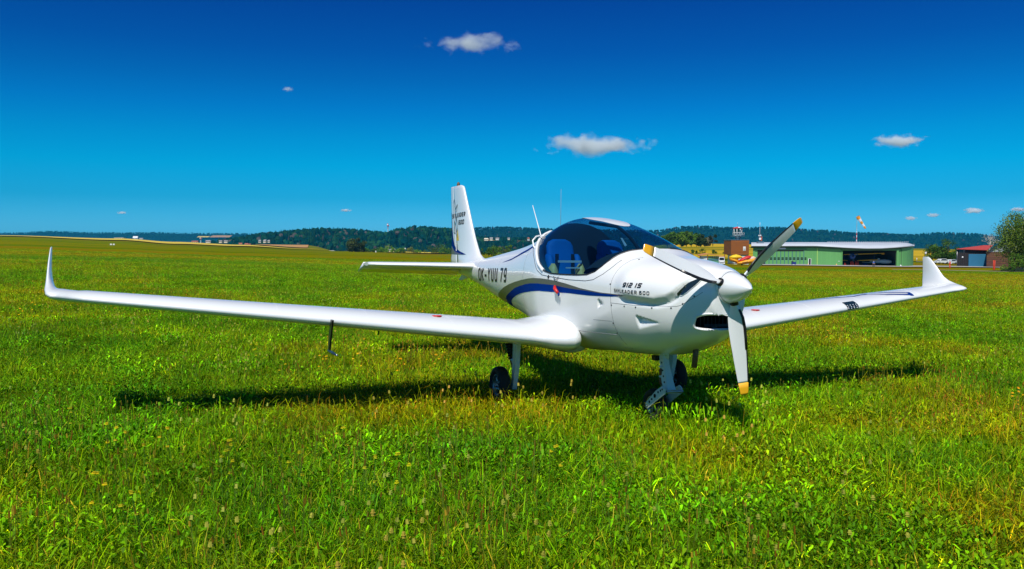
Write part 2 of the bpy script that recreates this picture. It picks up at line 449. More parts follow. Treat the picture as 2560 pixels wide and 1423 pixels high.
G_COL = [(0.11, 0.27, 0.001), (0.19, 0.36, 0.001), (0.29, 0.43, 0.001), (0.40, 0.44, 0.003), (0.06, 0.18, 0.001), (0.48, 0.36, 0.02)]
def tuft(seed, n, size, hmin, hmax, kind):
    r = np.random.default_rng(seed); V, Fc, T = [], [], []
    def quadstrip(pts, widths, side, col):
        b = len(V)
        for (p, w) in zip(pts, widths):
            V.append(p - side * w / 2); V.append(p + side * w / 2); T.append(col); T.append(col)
        for i in range(len(pts) - 1): Fc.append((b + 2 * i, b + 2 * i + 1, b + 2 * i + 3, b + 2 * i + 2))
    def blade(x, y, h, w, lean, az, col):
        d = np.array([math.cos(az), math.sin(az), 0]); sd = np.array([-math.sin(az), math.cos(az), 0])
        tw = r.uniform(-1, 1); sd = sd * math.cos(tw) + d * math.sin(tw)
        p0 = np.array([x, y, -0.02])
        pts = [p0, p0 + d * lean * h * .25 + np.array([0, 0, h * .5]), p0 + d * lean * h * .65 + np.array([0, 0, h * .85]), p0 + d * lean * h * 1.15 + np.array([0, 0, h * (1.02 - .25 * lean)])]
        quadstrip(pts, [w, w * .95, w * .65, w * .08], sd, col)
    def leaf(x, y, z, L, w, az, tilt, col):
        d = np.array([math.cos(az) * math.cos(tilt), math.sin(az) * math.cos(tilt), math.sin(tilt)]); sd = np.array([-math.sin(az), math.cos(az), 0])
        p0 = np.array([x, y, z])
        pts = [p0, p0 + d * L * .4, p0 + d * L * .75, p0 + d * L + np.array([0, 0, -.1 * L])]
        quadstrip(pts, [w * .2, w * .9, w, w * .15], sd, col)
    def head(p, L, w, col, ax=None):
        b = len(V)
        for k in range(5):
            V.append(p + np.array([math.cos(k * 1.257) * w, math.sin(k * 1.257) * w, 0])); T.append(col)
        for k in range(5):
            V.append(p + np.array([math.cos(k * 1.257) * w * .7, math.sin(k * 1.257) * w * .7, L])); T.append(col)
        for k in range(5): Fc.append((b + k, b + (k + 1) % 5, b + 5 + (k + 1) % 5, b + 5 + k))
        Fc.append((b + 5, b + 6, b + 7, b + 8))
    for _ in range(n):
        x, y = r.uniform(-size / 2, size / 2, 2)
        c = np.array(G_COL[r.choice(len(G_COL), p=[.25, .29, .20, .08, .11, .07])]) * math.exp(r.normal(-.12, .48))
        if r.random() < (.30 if kind == 'leafy' else .08):
            leaf(x, y, r.uniform(.01, .09), r.uniform(.016, .05), r.uniform(.006, .018), r.uniform(0, 6.28), r.uniform(.1, 1.1), np.array([0.13, 0.31, 0.001]) * math.exp(r.normal(-.1, .45)))
        else:
            blade(x, y, r.uniform(hmin, hmax) * (1 if r.random() > .06 else 1.9), r.uniform(.0020, .0046), abs(r.normal(.75, .5)), r.uniform(0, 6.28), c)
    if kind == 'stalk':
        for _ in range(4):
            x, y = r.uniform(-size / 2, size / 2, 2); h = r.uniform(.07, .24); az = r.uniform(0, 6.28); d = np.array([math.cos(az), math.sin(az), 0]) * r.uniform(0, .25)
            p0 = np.array([x, y, 0]); p1 = p0 + d * h + np.array([0, 0, h])
            quadstrip([p0, (p0 + p1) / 2, p1], [.003, .0028, .0024], np.array([1, 0, 0]), np.array([0.20, 0.25, 0.03]))
            quadstrip([p0, (p0 + p1) / 2, p1], [.003, .0028, .0024], np.array([0, 1, 0]), np.array([0.20, 0.25, 0.03]))
            head(p1, r.uniform(.015, .035), r.uniform(.003, .0055), np.array([[.36, .25, .02], [.44, .33, .03], [.22, .13, .012]][r.integers(3)]))
    if kind in ('yellow', 'cream'):
        for _ in range(4):
            x, y = r.uniform(-size / 2, size / 2, 2); h = r.uniform(.12, .24)
            p0 = np.array([x, y, 0]); p1 = p0 + np.array([r.uniform(-.05, .05), r.uniform(-.05, .05), h])
            quadstrip([p0, p1], [.003, .0025], np.array([1, 0, 0]), np.array([0.10, 0.2, 0.02]))
            col = np.array([.72, .52, .008]) if kind == 'yellow' else np.array([.46, .46, .07])
            head(p1, .006 if kind == 'yellow' else .016, r.uniform(.008, .014) if kind == 'yellow' else r.uniform(.006, .010), col)
            b = len(V)
            for k in range(5):
                V.append(p1 + np.array([math.cos(k * 1.257) * .011, math.sin(k * 1.257) * .011, .008])); T.append(col)
            Fc.append((b, b + 1, b + 2, b + 3))
    return np.array(V), np.array(Fc), np.array(T)

tuft_col = bpy.data.collections.new('tuft_shapes')      # not linked to the scene: shapes for the scatter only
TUFTS = ['plain'] * 4 + ['leafy'] * 3 + ['stalk'] * 2 + ['yellow', 'cream']
for k, kd in enumerate(TUFTS):
    V, Fc, T = tuft(100 + k, 150 if kd != 'leafy' else 150, 0.30, 0.028, 0.092, kd)
    o = np_mesh('grass_tuft_%02d' % k, V, Fc, M['grass'], tint=T)
    COL.objects.unlink(o); tuft_col.objects.link(o)

def scatter(name, P, rot, scl, idx, coll, tone):
    me = bpy.data.meshes.new(name)
    me.vertices.add(len(P)); me.vertices.foreach_set('co', np.asarray(P, np.float32).ravel())
    a = me.attributes.new('rot', 'FLOAT_VECTOR', 'POINT'); a.data.foreach_set('vector', np.asarray(rot, np.float32).ravel())
    a = me.attributes.new('scl', 'FLOAT_VECTOR', 'POINT'); a.data.foreach_set('vector', np.asarray(scl, np.float32).ravel())
    a = me.attributes.new('idx', 'INT', 'POINT'); a.data.foreach_set('value', np.asarray(idx, np.int32))
    a = me.attributes.new('tone', 'FLOAT_COLOR', 'POINT'); tc4 = np.ones((len(P), 4), np.float32); tc4[:, :3] = tone; a.data.foreach_set('color', tc4.ravel())
    o = bpy.data.objects.new(name, me); COL.objects.link(o)
    ng = bpy.data.node_groups.new(name + '_scatter', 'GeometryNodeTree')
    ng.interface.new_socket('Geometry', in_out='INPUT', socket_type='NodeSocketGeometry')
    ng.interface.new_socket('Geometry', in_out='OUTPUT', socket_type='NodeSocketGeometry')
    N = ng.nodes; L = ng.links
    gi, go = N.new('NodeGroupInput'), N.new('NodeGroupOutput')
    mp = N.new('GeometryNodeMeshToPoints'); ip = N.new('GeometryNodeInstanceOnPoints'); ci = N.new('GeometryNodeCollectionInfo')
    ci.inputs['Collection'].default_value = coll; ci.inputs['Separate Children'].default_value = True; ci.inputs['Reset Children'].default_value = True
    def attr(nm, dt):
        q = N.new('GeometryNodeInputNamedAttribute'); q.data_type = dt; q.inputs['Name'].default_value = nm
        return q.outputs['Attribute']
    er = N.new('FunctionNodeEulerToRotation')
    L.new(gi.outputs[0], mp.inputs['Mesh']); L.new(mp.outputs[0], ip.inputs['Points'])
    L.new(ci.outputs[0], ip.inputs['Instance']); ip.inputs['Pick Instance'].default_value = True
    L.new(attr('idx', 'INT'), ip.inputs['Instance Index'])
    L.new(attr('rot', 'FLOAT_VECTOR'), er.inputs[0]); L.new(er.outputs[0], ip.inputs['Rotation'])
    L.new(attr('scl', 'FLOAT_VECTOR'), ip.inputs['Scale'])
    L.new(ip.outputs[0], go.inputs[0])
    md = o.modifiers.new('scatter', 'NODES'); md.node_group = ng
    return o

def grass_points():
    out = []
    half = 0.78
    for (y0, y1, dens, s) in ((2.2, 6, 62, 1.0), (6, 9, 44, 1.0), (9, 16, 28, 1.05), (16, 28, 20, 1.15), (28, 50, 9, 1.4), (50, 95, 3.6, 1.75), (95, 165, 1.1, 1.9)):
        area = half * (y1 * y1 - y0 * y0) + 4 * (y1 - y0)
        n = int(area * dens)
        y = np.sqrt(rng.uniform(y0 * y0, y1 * y1, n)); x = rng.uniform(-1, 1, n) * (half * y + 2.0)
        out.append(np.stack([x, y, np.full(n, s)], -1))
    return np.concatenate(out)
def sstep_(a, b, x):
    q = np.clip((x - a) / (b - a), 0, 1); return q * q * (3 - 2 * q)
gp = grass_points()
# leave the tyres their patch of pressed-down ground
nP = len(gp)
gx, gy = gp[:, 0], gp[:, 1]
# patchiness: value noise picks which plants grow where
def vnoise(x, y, sc, seed):
    r = np.random.default_rng(seed); g = r.random((64, 64))
    X, Yy = x / sc, y / sc
    i, j = np.floor(X).astype(int), np.floor(Yy).astype(int); fx, fy = X - i, Yy - j
    fx, fy = fx * fx * (3 - 2 * fx), fy * fy * (3 - 2 * fy)
    w = lambda a, b: g[a % 64, b % 64]
    return (w(i, j) * (1 - fx) + w(i + 1, j) * fx) * (1 - fy) + (w(i, j + 1) * (1 - fx) + w(i + 1, j + 1) * fx) * fy
n1 = vnoise(gx, gy, 0.9, 1); n2 = vnoise(gx, gy, 2.3, 2); n3 = vnoise(gx, gy, 0.45, 3)
rr = rng.random(nP)
idx = np.where(n1 + .35 * (rr - .5) > .63, 4 + rng.integers(0, 3, nP), rng.integers(0, 4, nP))
idx = np.where((n2 > .5) & (rr < .17), 7 + rng.integers(0, 2, nP), idx)
idx = np.where((n2 > .62) & (rr > .95), 9, idx)
idx = np.where((n3 > .6) & (rr > .93), 10, idx)
hs = (0.72 + .55 * n3 + .25 * rng.random(nP)) * np.where(gp[:, 2] > 1.3, 1.25, 1.0)
hs = hs * np.where(np.isin(idx, (7, 8)), 1.15, 1.0)
hs = hs * (1 + .9 * np.exp(-((gx - 1.25) ** 2 / .5 + (gy - 6.45) ** 2 / .12)) + .7 * np.exp(-((gx + .1) ** 2 / .4 + (gy - 7.3) ** 2 / .08)))
scl = np.stack([gp[:, 2], gp[:, 2], hs * np.where(gp[:, 2] > 1.8, .7, np.where(gp[:, 2] > 1.6, .9, 1.0))], -1)
rot = np.stack([rng.normal(0, .09, nP), rng.normal(0, .09, nP), rng.uniform(0, 6.283, nP)], -1)
P = np.stack([gx, gy, zter(gx, gy)], -1)
near_wheel = np.zeros(nP, bool)
for (wx, wy) in ((-0.10, 7.69), (1.17, 7.02), (1.60, 8.38)):
    near_wheel |= (np.hypot(gx - wx, gy - wy) < .10)
keep = ~near_wheel
# broad bands and patches of greener, yellower and browner growth
band = .55 * vnoise(gx + 40, gy, 26, 11) * 1.0 + .45 * vnoise(gx * .15 + 9, gy, 5.5, 12)
patch = vnoise(gx, gy, 1.4, 13) * .6 + vnoise(gx, gy, 4.5, 14) * .4
wfar = sstep_(14, 60, gy)
k = np.clip((patch - .5) * 1.25 + .5, 0, 1) * (1 - wfar) + np.clip((band - .5) * 1.7 + .5, 0, 1) * wfar
stops_k = [.20, .42, .58, .75]
tone = np.stack([np.interp(k, stops_k, [.70, 1.06, 1.32, 1.68]), np.interp(k, stops_k, [.95, 1.12, 1.14, 1.02]), np.interp(k, stops_k, [1, 1, .9, 1.2])], -1)
tone = tone * np.stack([1 + .05 * wfar, 1 + .0 * wfar, 1 + 0 * wfar], -1) * (.72 + .42 * vnoise(gx, gy, .8, 15))[:, None]
grass = scatter('meadow_grass', P[keep], rot[keep], scl[keep], idx[keep], tuft_col, tone[keep])
grass['kind'] = 'stuff'
print('grass tufts', keep.sum())

# ------------------------------------------------------------------ the light aircraft
A = Vector((-0.37942543, 0.92521353, 0.0040321)); Bv = Vector((-0.92517982, -0.37952908, 0.02695533)); Cv = Vector((0.00152989, -0.00373058, 0.99999187))
HUB = Vector((1.56847727, 6.06487458, 1.10952609)); HUB_H = 1.13
plane = thing('light_aircraft', 'white low-wing light aircraft with blue and grey swoosh parked on the grass', 'aircraft')
plane.matrix_world = Matrix(((A.x, Bv.x, Cv.x, HUB.x - Cv.x * HUB_H), (A.y, Bv.y, Cv.y, HUB.y - Cv.y * HUB_H), (A.z, Bv.z, Cv.z, HUB.z - Cv.z * HUB_H), (0, 0, 0, 1)))
# local frame: x aft of the propeller disc, y to starboard, z up from the propeller axis; direct parts are lifted by HUB_H
def part(mb, name, m, parent=None, **k):
    o = mb.build(name, m, parent or plane, **k)
    if parent is None: o.location = (0, 0, HUB_H)
    return o

def pchip(x, y, xi):
    x = np.asarray(x, float); y = np.asarray(y, float); xi = np.clip(np.asarray(xi, float), x[0], x[-1])
    h = np.diff(x); d = np.diff(y) / h; n = len(x); m = np.zeros(n)
    for i in range(1, n - 1):
        if d[i - 1] * d[i] > 0:
            w1 = 2 * h[i] + h[i - 1]; w2 = h[i] + 2 * h[i - 1]; m[i] = (w1 + w2) / (w1 / d[i - 1] + w2 / d[i])
    m[0] = d[0]; m[-1] = d[-1]
    k = np.clip(np.searchsorted(x, xi) - 1, 0, n - 2); t = (xi - x[k]) / h[k]
    return (2 * t**3 - 3 * t**2 + 1) * y[k] + (t**3 - 2 * t**2 + t) * h[k] * m[k] + (-2 * t**3 + 3 * t**2) * y[k + 1] + (t**3 - t**2) * h[k] * m[k + 1]
def sstep(a, b, x):
    t = np.clip((np.asarray(x, float) - a) / (b - a), 0, 1); return t * t * (3 - 2 * t)

FS = [0.06, .12, .25, .45, .7, 1.0, 1.4, 1.8, 2.2, 2.6, 3.0, 3.5, 4.2, 5.0, 5.8, 6.4]
ZT = [0.134, 0.146, 0.172, 0.203, 0.228, 0.309, 0.445, 0.546, 0.582, 0.505, 0.401, 0.321, 0.245, 0.168, 0.123, 0.098]
ZB = [-0.262, -0.33, -0.412, -0.487, -0.556, -0.582, -0.602, -0.631, -0.624, -0.577, -0.507, -0.427, -0.323, -0.184, -0.075, -0.02]
FW = [0.156, 0.197, 0.291, 0.394, 0.469, 0.522, 0.557, 0.566, 0.549, 0.48, 0.401, 0.327, 0.253, 0.167, 0.091, 0.043]
ZM = [-.06, -.07, -.06, -.05, -.04, -.03, -.02, -.02, -.02, -.02, -.02, -.02, 0, .01, .02, .02]
NU = [2.2, 2.2, 2.2, 2.2, 2.2, 2.1, 2.1, 2.1, 2.1, 2.2, 2.3, 2.3, 2.2, 2.1, 2, 2]
NL = [2.3, 2.4, 2.5, 2.5, 2.6, 2.7, 2.8, 2.8, 2.8, 2.7, 2.5, 2.4, 2.3, 2.2, 2, 2]
SILL_S = [.905, .925, .952, .997, 1.023, 1.036, 1.075, 1.126, 1.224, 1.376, 1.66, 1.87, 2.049, 2.183, 2.304, 2.469, 2.6, 2.74]
SILL_Z = [.292, .287, .281, .264, .232, .192, .135, .094, .066, .059, .057, .060, .080, .131, .206, .301, .375, .475]
CHK_S = [.12, .2, .256, .314, .403, .546, .667, .778, .9]
CHK_Z = [.14, .03, -.066, -.105, -.126, -.118, -.108, -.094, -.08]
def bulge(s, z):
    """cheek over the engine with its undercut, and the triangular sunk vent"""
    zc = np.interp(s, CHK_S, CHK_Z)
    d = .040 * sstep(.86, .66, s) * sstep(.10, .26, s) * sstep(-.004, .045, z - zc) * sstep(.26, .08, z)
    d = d - .010 * sstep(.86, .66, s) * sstep(.12, .3, s) * sstep(-.045, -.012, z - zc) * sstep(.0, -.01, z - zc)
    t = np.clip((s - .39) / .215, 0, 1)                              # vent: point forward, deepest at the rear
    top = -.275 + .042 * t; bot = -.275 - .058 * t
    inside = sstep(0, .008, z - bot) * sstep(0, .004, top - z) * sstep(.615, .600, s) * (s > .39)
    t2 = np.clip((s - .952) / .103, 0, 1); tp2 = -.156 + .028 * t2; bt2 = -.156 - .038 * t2
    in2 = sstep(0, .006, z - bt2) * sstep(0, .006, tp2 - z) * sstep(1.060, 1.050, s) * (s > .952)
    d = d - .026 * t2 * in2
    return d - .042 * t * inside * sstep(0, 1, (z - bot) / np.maximum(top - bot, .004) * 1.0 + .15)
def sec(s):
    return [float(pchip(FS, q, s)) for q in (ZT, ZB, FW, ZM, NU, NL)]
def ring_pt(s, q, th, side):
    zt, zb, w, zm, nu, nl = q
    c, sn = math.cos(th), math.sin(th); n = nu if sn >= 0 else nl
    y = w * abs(c) ** (2 / n); z = zm + ((zt - zm) if sn >= 0 else (zm - zb)) * (1 if sn >= 0 else -1) * abs(sn) ** (2 / n)
    if .1 < s < 1.07 and y > .02: y += float(bulge(s, z)) * abs(c)
    return (s, side * y, z)
def th_of_z(q, z):
    zt, zb, w, zm, nu, nl = q
    if z >= zm: return math.asin(min(1, ((z - zm) / (zt - zm))) ** (nu / 2))
    return -math.asin(min(1, ((zm - z) / (zm - zb))) ** (nl / 2))
S_ALL = sorted(set(np.round(np.concatenate([np.linspace(.06, .36, 31), np.linspace(.36, .64, 47), np.linspace(.64, .9, 20), np.linspace(.905, 1.14, 48), np.linspace(1.16, 2.0, 40), np.linspace(2.02, 2.75, 46), np.linspace(2.8, 6.4, 70)]), 4)))
def build_fuselage():
    NB, NC = 140, 22
    body = MB(); gl = MB()
    rings = {1: [], -1: []}; crings = []
    for s in S_ALL:
        q = sec(s)
        has = SILL_S[0] <= s <= SILL_S[-1]
        th1 = PI / 2
        if has:
            zs = float(np.interp(s, SILL_S, SILL_Z))
            th1 = th_of_z(q, zs) if zs < q[0] - 1e-4 else PI / 2
        for sd in (1, -1):
            rings[sd].append([ring_pt(s, q, -PI / 2 + (th1 + PI / 2) * k / NB, sd) for k in range(NB + 1)])
        if has and th1 < PI / 2 - 1e-6:
            h = [ring_pt(s, q, th1 + (PI / 2 - th1) * k / NC, 1) for k in range(NC + 1)]
            crings.append(h + [(p[0], -p[1], p[2]) for p in reversed(h[:-1])])
    # rounded front lip behind the spinner
    for sd in (1, -1):
        r0 = rings[sd][0]
        lip = []
        for (ds, k) in ((.03, .70), (.035, .85), (.045, .95)):
            lip.append([(ds, p[1] * k, -.06 + (p[2] + .06) * k) for p in r0])
        rg = lip + rings[sd]
        if sd == -1: rg = [list(reversed(x)) for x in rg]
        body.loft(rg, closed=False, smooth=True)
        c0 = [(.03, p[1], p[2]) for p in lip[0]]
        body.add(c0 + [(.03, 0, -.06)], [((k, k + 1, len(c0)) if sd == -1 else (k + 1, k, len(c0))) for k in range(len(c0) - 1)], True)
    gl.loft(crings, closed=False, smooth=True)
    return body, gl, crings
fb, gb, crings = build_fuselage()
# cut the mouth of the air intake out of the chin
def in_mouth(y, z): return abs(y / .198) ** 4 + abs((z + .246) / .060) ** 4 < 1
keepf = []
for fc in fb.f:
    cx = [sum(fb.v[i][k] for i in fc) / len(fc) for k in range(3)]
    keepf.append(not (cx[0] < .30 and in_mouth(cx[1], cx[2])))
fb.f, fb.sm, fb.mi = [[x for x, k in zip(a, keepf) if k] for a in (fb.f, fb.sm, fb.mi)]
fuselage = part(fb, 'fuselage', M['white'])
bm = bmesh.new(); bm.from_mesh(fuselage.data); bmesh.ops.remove_doubles(bm, verts=bm.verts, dist=1e-5)
bmesh.ops.recalc_face_normals(bm, faces=bm.faces); bm.to_mesh(fuselage.data); bm.free()
for pl in fuselage.data.polygons: pl.use_smooth = True
canopy = part(gb, 'canopy', M['canopy'])
def bvh_of(*meshes):
    b = bmesh.new()
    for m in meshes: b.from_mesh(m)
    bmesh.ops.triangulate(b, faces=b.faces)
    t = BVHTree.FromBMesh(b); b.free(); return t
FB = bvh_of(fuselage.data); CB = bvh_of(fuselage.data, canopy.data)

# --- flat shapes laid onto a surface
def surf_y(bvh, s, z, side=1):
    hit = bvh.ray_cast(Vector((s, 2.0 * side, z)), Vector((0, -side, 0)))
    return hit[0], hit[1]
def decal(polys, bvh, side=1, off=.002, step=.03):
    """polys: list of closed (s, z) outlines; returns an MB hugging the surface"""
    bm = bmesh.new()
    for poly in polys:
        vs = [bm.verts.new((p[0], 0, p[1])) for p in poly]
        try: bm.faces.new(vs)
        except ValueError: pass
    if step:
        bmesh.ops.triangulate(bm, faces=bm.faces)
        xs = [v.co.x for v in bm.verts]; zs = [v.co.z for v in bm.verts]
        for ax, lo, hi in ((0, min(xs), max(xs)), (2, min(zs), max(zs))):
            k = lo + step
            while k < hi:
                co = [0, 0, 0]; no = [0, 0, 0]; co[ax] = k; no[ax] = 1
                bmesh.ops.bisect_plane(bm, geom=list(bm.verts) + list(bm.edges) + list(bm.faces), plane_co=co, plane_no=no, dist=1e-6)
                k += step
    bmesh.ops.triangulate(bm, faces=bm.faces)
    mb = MB(); ok = {}; V = []
    for i, v in enumerate(bm.verts):
        v.index = i
        h = surf_y(bvh, v.co.x, v.co.z, side)
        if h[0] is None: ok[i] = False; V.append((v.co.x, 0, v.co.z)); continue
        n = h[1] if h[1].y * side > 0 else -h[1]
        ok[i] = True; V.append(tuple(h[0] + n * off))
    F = [tuple(v.index for v in f.verts) for f in bm.faces]
    F = [f for f in F if all(ok[i] for i in f)]
    if side > 0: F = [tuple(reversed(f)) for f in F]
    bm.free()
    mb.add(V, F, True)
    return mb

# --- stroke lettering (unit box glyphs: 0..1 wide, 0..1 high)
def arc(cx, cy, rx, ry, a0, a1, n=7): return [(cx + rx * math.cos(a0 + (a1 - a0) * k / n), cy + ry * math.sin(a0 + (a1 - a0) * k / n)) for k in range(n + 1)]
def rbox(x0=0, x1=1, y0=0, y1=1, r=.22):
    p = []
    for cx, cy, a in ((x1 - r, y1 - r, 0), (x0 + r, y1 - r, PI / 2), (x0 + r, y0 + r, PI), (x1 - r, y0 + r, 1.5 * PI)): p += arc(cx, cy, r, r, a, a + PI / 2, 4)
    return p + [p[0]]
GL = {
 'O': [rbox()], '0': [rbox()], 'K': [[(0, 0), (0, 1)], [(1, 1), (.05, .45)], [(.3, .6), (1, 0)]], '-': [[(.1, .42), (.9, .42)]],
 'Y': [[(0, 1), (.5, .5), (1, 1)], [(.5, .5), (.5, 0)]], 'U': [[(0, 1), (0, .25)] + arc(.25, .25, .25, .25, PI, 1.5 * PI, 4) + arc(.75, .25, .25, .25, 1.5 * PI, 2 * PI, 4) + [(1, 1)]],
 '7': [[(0, 1), (1, 1), (.35, 0)]], '9': [[(.1, 0), (.75, 0)] + arc(.75, .25, .25, .25, 1.5 * PI, 2 * PI, 4) + [(1, .75)] + arc(.75, .75, .25, .25, 0, PI / 2, 4) + arc(.25, .75, .25, .25, PI / 2, PI, 4) + arc(.25, .68, .25, .25, PI, 1.5 * PI, 4) + [(1, .43)]],
 '6': [[(.9, 1), (.25, 1)] + arc(.25, .75, .25, .25, PI / 2, PI, 4) + [(0, .25)] + arc(.25, .25, .25, .25, PI, 1.5 * PI, 4) + arc(.75, .25, .25, .25, 1.5 * PI, 2 * PI, 4) + arc(.75, .32, .25, .25, 0, PI / 2, 4) + [(0, .57)]],
 '1': [[(.2, .8), (.55, 1), (.55, 0)]], '2': [[(0, 1), (.75, 1)] + arc(.75, .75, .25, .25, PI / 2, -PI / 2, 6) + [(.25, .5)] + arc(.25, .25, .25, .25, PI / 2, PI, 4) + [(0, 0), (1, 0)]],
 'S': [[(1, 1), (.2, 1)] + arc(.2, .76, .2, .24, PI / 2, 1.5 * PI, 5) + [(.8, .52)] + arc(.8, .26, .2, .26, PI / 2, -PI / 2, 5) + [(0, 0)]],
 'L': [[(0, 1), (0, 0), (1, 0)]], 'E': [[(1, 1), (.2, 1), (0, .8), (0, .2), (.2, 0), (1, 0)], [(0, .5), (.85, .5)]], 'A': [[(0, 0), (.35, 1), (.65, 1), (1, 0)], [(.15, .35), (.85, .35)]],
 'D': [[(0, 0), (0, 1), (.7, 1), (1, .75), (1, .25), (.7, 0), (0, 0)]], 'R': [[(0, 0), (0, 1), (.75, 1), (1, .8), (1, .6), (.75, .42), (0, .42)], [(.5, .42), (1, 0)]], 'i': [[(.5, 0), (.5, .68)], [(.5, .86), (.5, 1)]], ' ': [],
 'N': [[(0, 0), (0, 1), (1, 0), (1, 1)]], 'C': [[(1, 1), (.2, 1), (0, .8), (0, .2), (.2, 0), (1, 0)]], 'G': [[(1, 1), (.2, 1), (0, .8), (0, .2), (.2, 0), (1, 0), (1, .45), (.6, .45)]],
}
def stroke_poly(pl, t):
    out = []
    for a, b in zip(pl[:-1], pl[1:]):
        d = Vector((b[0] - a[0], b[1] - a[1])); L = d.length
        if L < 1e-9: continue
        d /= L; n = Vector((-d.y, d.x)) * t / 2; e = d * t * .42
        p, q = Vector(a) - e, Vector(b) + e
        out.append([tuple(p - n), tuple(q - n), tuple(q + n), tuple(p + n)])
    return out
def text_polys(txt, w, h, gap, t, slant=0.0, space=None):
    """outlines of a line of text, origin at its lower left, x to the right"""
    out = []; x = 0
    for ch in txt:
        cw = w * (.55 if ch == 'i' else .5 if ch == '1' else 1)
        if ch == ' ': x += space or w * .6; continue
        for pl in GL[ch]:
            pts = [(x + px * (cw - t) + t / 2, py * (h - t) + t / 2) for px, py in pl]
            pts = [(a + slant * b, b) for a, b in pts]
            out += stroke_poly(pts, t)
        x += cw + gap
    return out, x
def lay_text(name, parent, txt, s_left, z_left, s_right, h, bvh, m, slant=0, wr=.62, tr=.16, gapr=.18, zslope=0, side=1, off=.003, step=None):
    """every character a flat part of its own, laid along the surface"""
    w, g, t_ = wr * h, gapr * h, tr * h
    _, L = text_polys(txt, w, h, g, t_, slant)
    k = (s_left - s_right) / L; x0 = 0
    for ch in txt:
        polys, adv = text_polys(ch, w, h, g, t_, slant)
        if polys: part(decal([[(s_left - (x + x0) * k, z_left + z + zslope * (x + x0) * k) for x, z in p] for p in polys], bvh, side, off, step), name, m, parent)
        x0 += adv

# --- swoosh stripes on both sides
GT = [(.655, -.0805), (.778, -.076), (1.006, -.072), (1.3, -.05), (1.58, -.018), (1.75, -.004), (1.907, .004), (2.12, .008), (2.339, .005), (2.6, -.010), (2.892, -.033), (3.18, -.062), (3.432, -.096), (3.65, -.135), (3.825, -.177), (4.0, -.222), (4.09, -.262), (4.10, -.300)]
GB = [(3.80, -.345), (3.762, -.313), (3.753, -.272), (3.66, -.238), (3.539, -.207), (3.187, -.126), (2.95, -.095), (2.701, -.069), (2.45, -.05), (2.205, -.042), (1.817, -.042), (1.505, -.059), (1.233, -.066), (1.006, -.078), (.8, -.083)]
BB = [(.70, -.0855), (.872, -.098), (1.175, -.104), (1.505, -.100), (1.907, -.102), (2.17, -.110), (2.433, -.127), (2.70, -.148), (2.924, -.169), (3.15, -.20), (3.365, -.244), (3.5, -.285), (3.56, -.325), (3.56, -.37)]
for sd in (1, -1):
    part(decal([GT + [(4.05, -.33), (3.95, -.36), (3.86, -.372)] + GB], FB, sd, .0022), 'grey_stripe', M['grey'], fuselage)
    part(decal([list(reversed(GB)) + [(3.84, -.368), (3.7, -.392)] + list(reversed(BB))], FB, sd, .0022), 'blue_stripe', M['blue'], fuselage)
    part(decal([[(3.80, .132), (3.477, .163), (3.138, .224), (2.85, .268), (2.69, .296), (2.67, .325), (2.88, .291), (3.14, .25), (3.45, .182)]], FB, sd, .0022), 'blue_flash', M['blue'], fuselage)
lay_text('registration_letter', fuselage, 'OK-YUU 79', 4.80, -.102, 3.49, .155, FB, M['letter'], slant=.08, wr=.56, tr=.17, gapr=.22, zslope=.019, step=.02)
lay_text('lettering', fuselage, '912 iS', .695, -.016, .503, .036, FB, M['letter'], slant=.3, wr=.86, tr=.23, gapr=.16)
lay_text('lettering', fuselage, 'SKYLEADER 600', .828, -.0605, .418, .027, FB, M['letter'], wr=.80, tr=.17, gapr=.30, zslope=-.012)
part(decal([[(.258, -.066), (.262, -.052), (.250, -.028), (.205, .042), (.150, .070), (.122, .058), (.145, .022), (.192, -.036), (.225, -.062)]], FB, 1, .006, .008), 'slot_rim', M['white'], fuselage)
part(decal([[(.254, -.060), (.250, -.042), (.200, .036), (.150, .062), (.130, .054), (.152, .018), (.194, -.032), (.222, -.056)]], FB, 1, .009, .008), 'cooling_slot', M['darkgloss'], fuselage)  # dark glossy decal imitates the shaded hollow of a cowl cooling slot
# joints of the cowling panels, the door and the canopy rail as thin grooved lines
def seam(pts, name='panel_seam', r=.0018, bvh=None, side=1, m=None, parent=None, n=5):
    P = []
    for a, b in zip(pts[:-1], pts[1:]):
        for k in range(n): P.append((a[0] + (b[0] - a[0]) * k / n, a[1] + (b[1] - a[1]) * k / n))
    P.append(pts[-1])
    H = [surf_y(bvh or FB, s, z, side)[0] for s, z in P]
    H = [h for h in H if h is not None]
    return part(MB().tube(H, r, 5), name, m or M['line'], parent or fuselage)
seam([(.881, -.148), (.711, -.151), (.568, -.152), (.408, -.146), (.261, -.141), (.234, -.132), (.158, -.078), (.10, -.03)])
seam([(.872, -.52), (.876, -.3), (.878, -.1), (.876, .02), (.867, .082), (.86, .14), (.84, .19), (.80, .214)], r=.002)
seam([(2.66, .29), (2.402, .184), (2.228, .081), (2.089, .041), (1.822, .027), (1.51, .014), (1.238, .014), (1.122, .027), (1.01, .075), (.96, .115), (.943, .138), (.925, .19)], r=.0026, m=M['black'])
seam([(.90, -.405), (1.25, -.415), (1.5, -.42)], r=.0035)
seam([(1.15, -.30), (.89, -.295)], r=.0012)
seam([(2.78, .40), (2.80, .2), (2.80, -.02)], r=.0016); seam([(2.80, -.16), (2.80, -.42)], r=.0016); seam([(4.88, .15), (4.86, 0), (4.86, -.14)], r=.0022); seam([(3.9, .27), (3.9, .1), (3.9, -.15)], r=.0012)
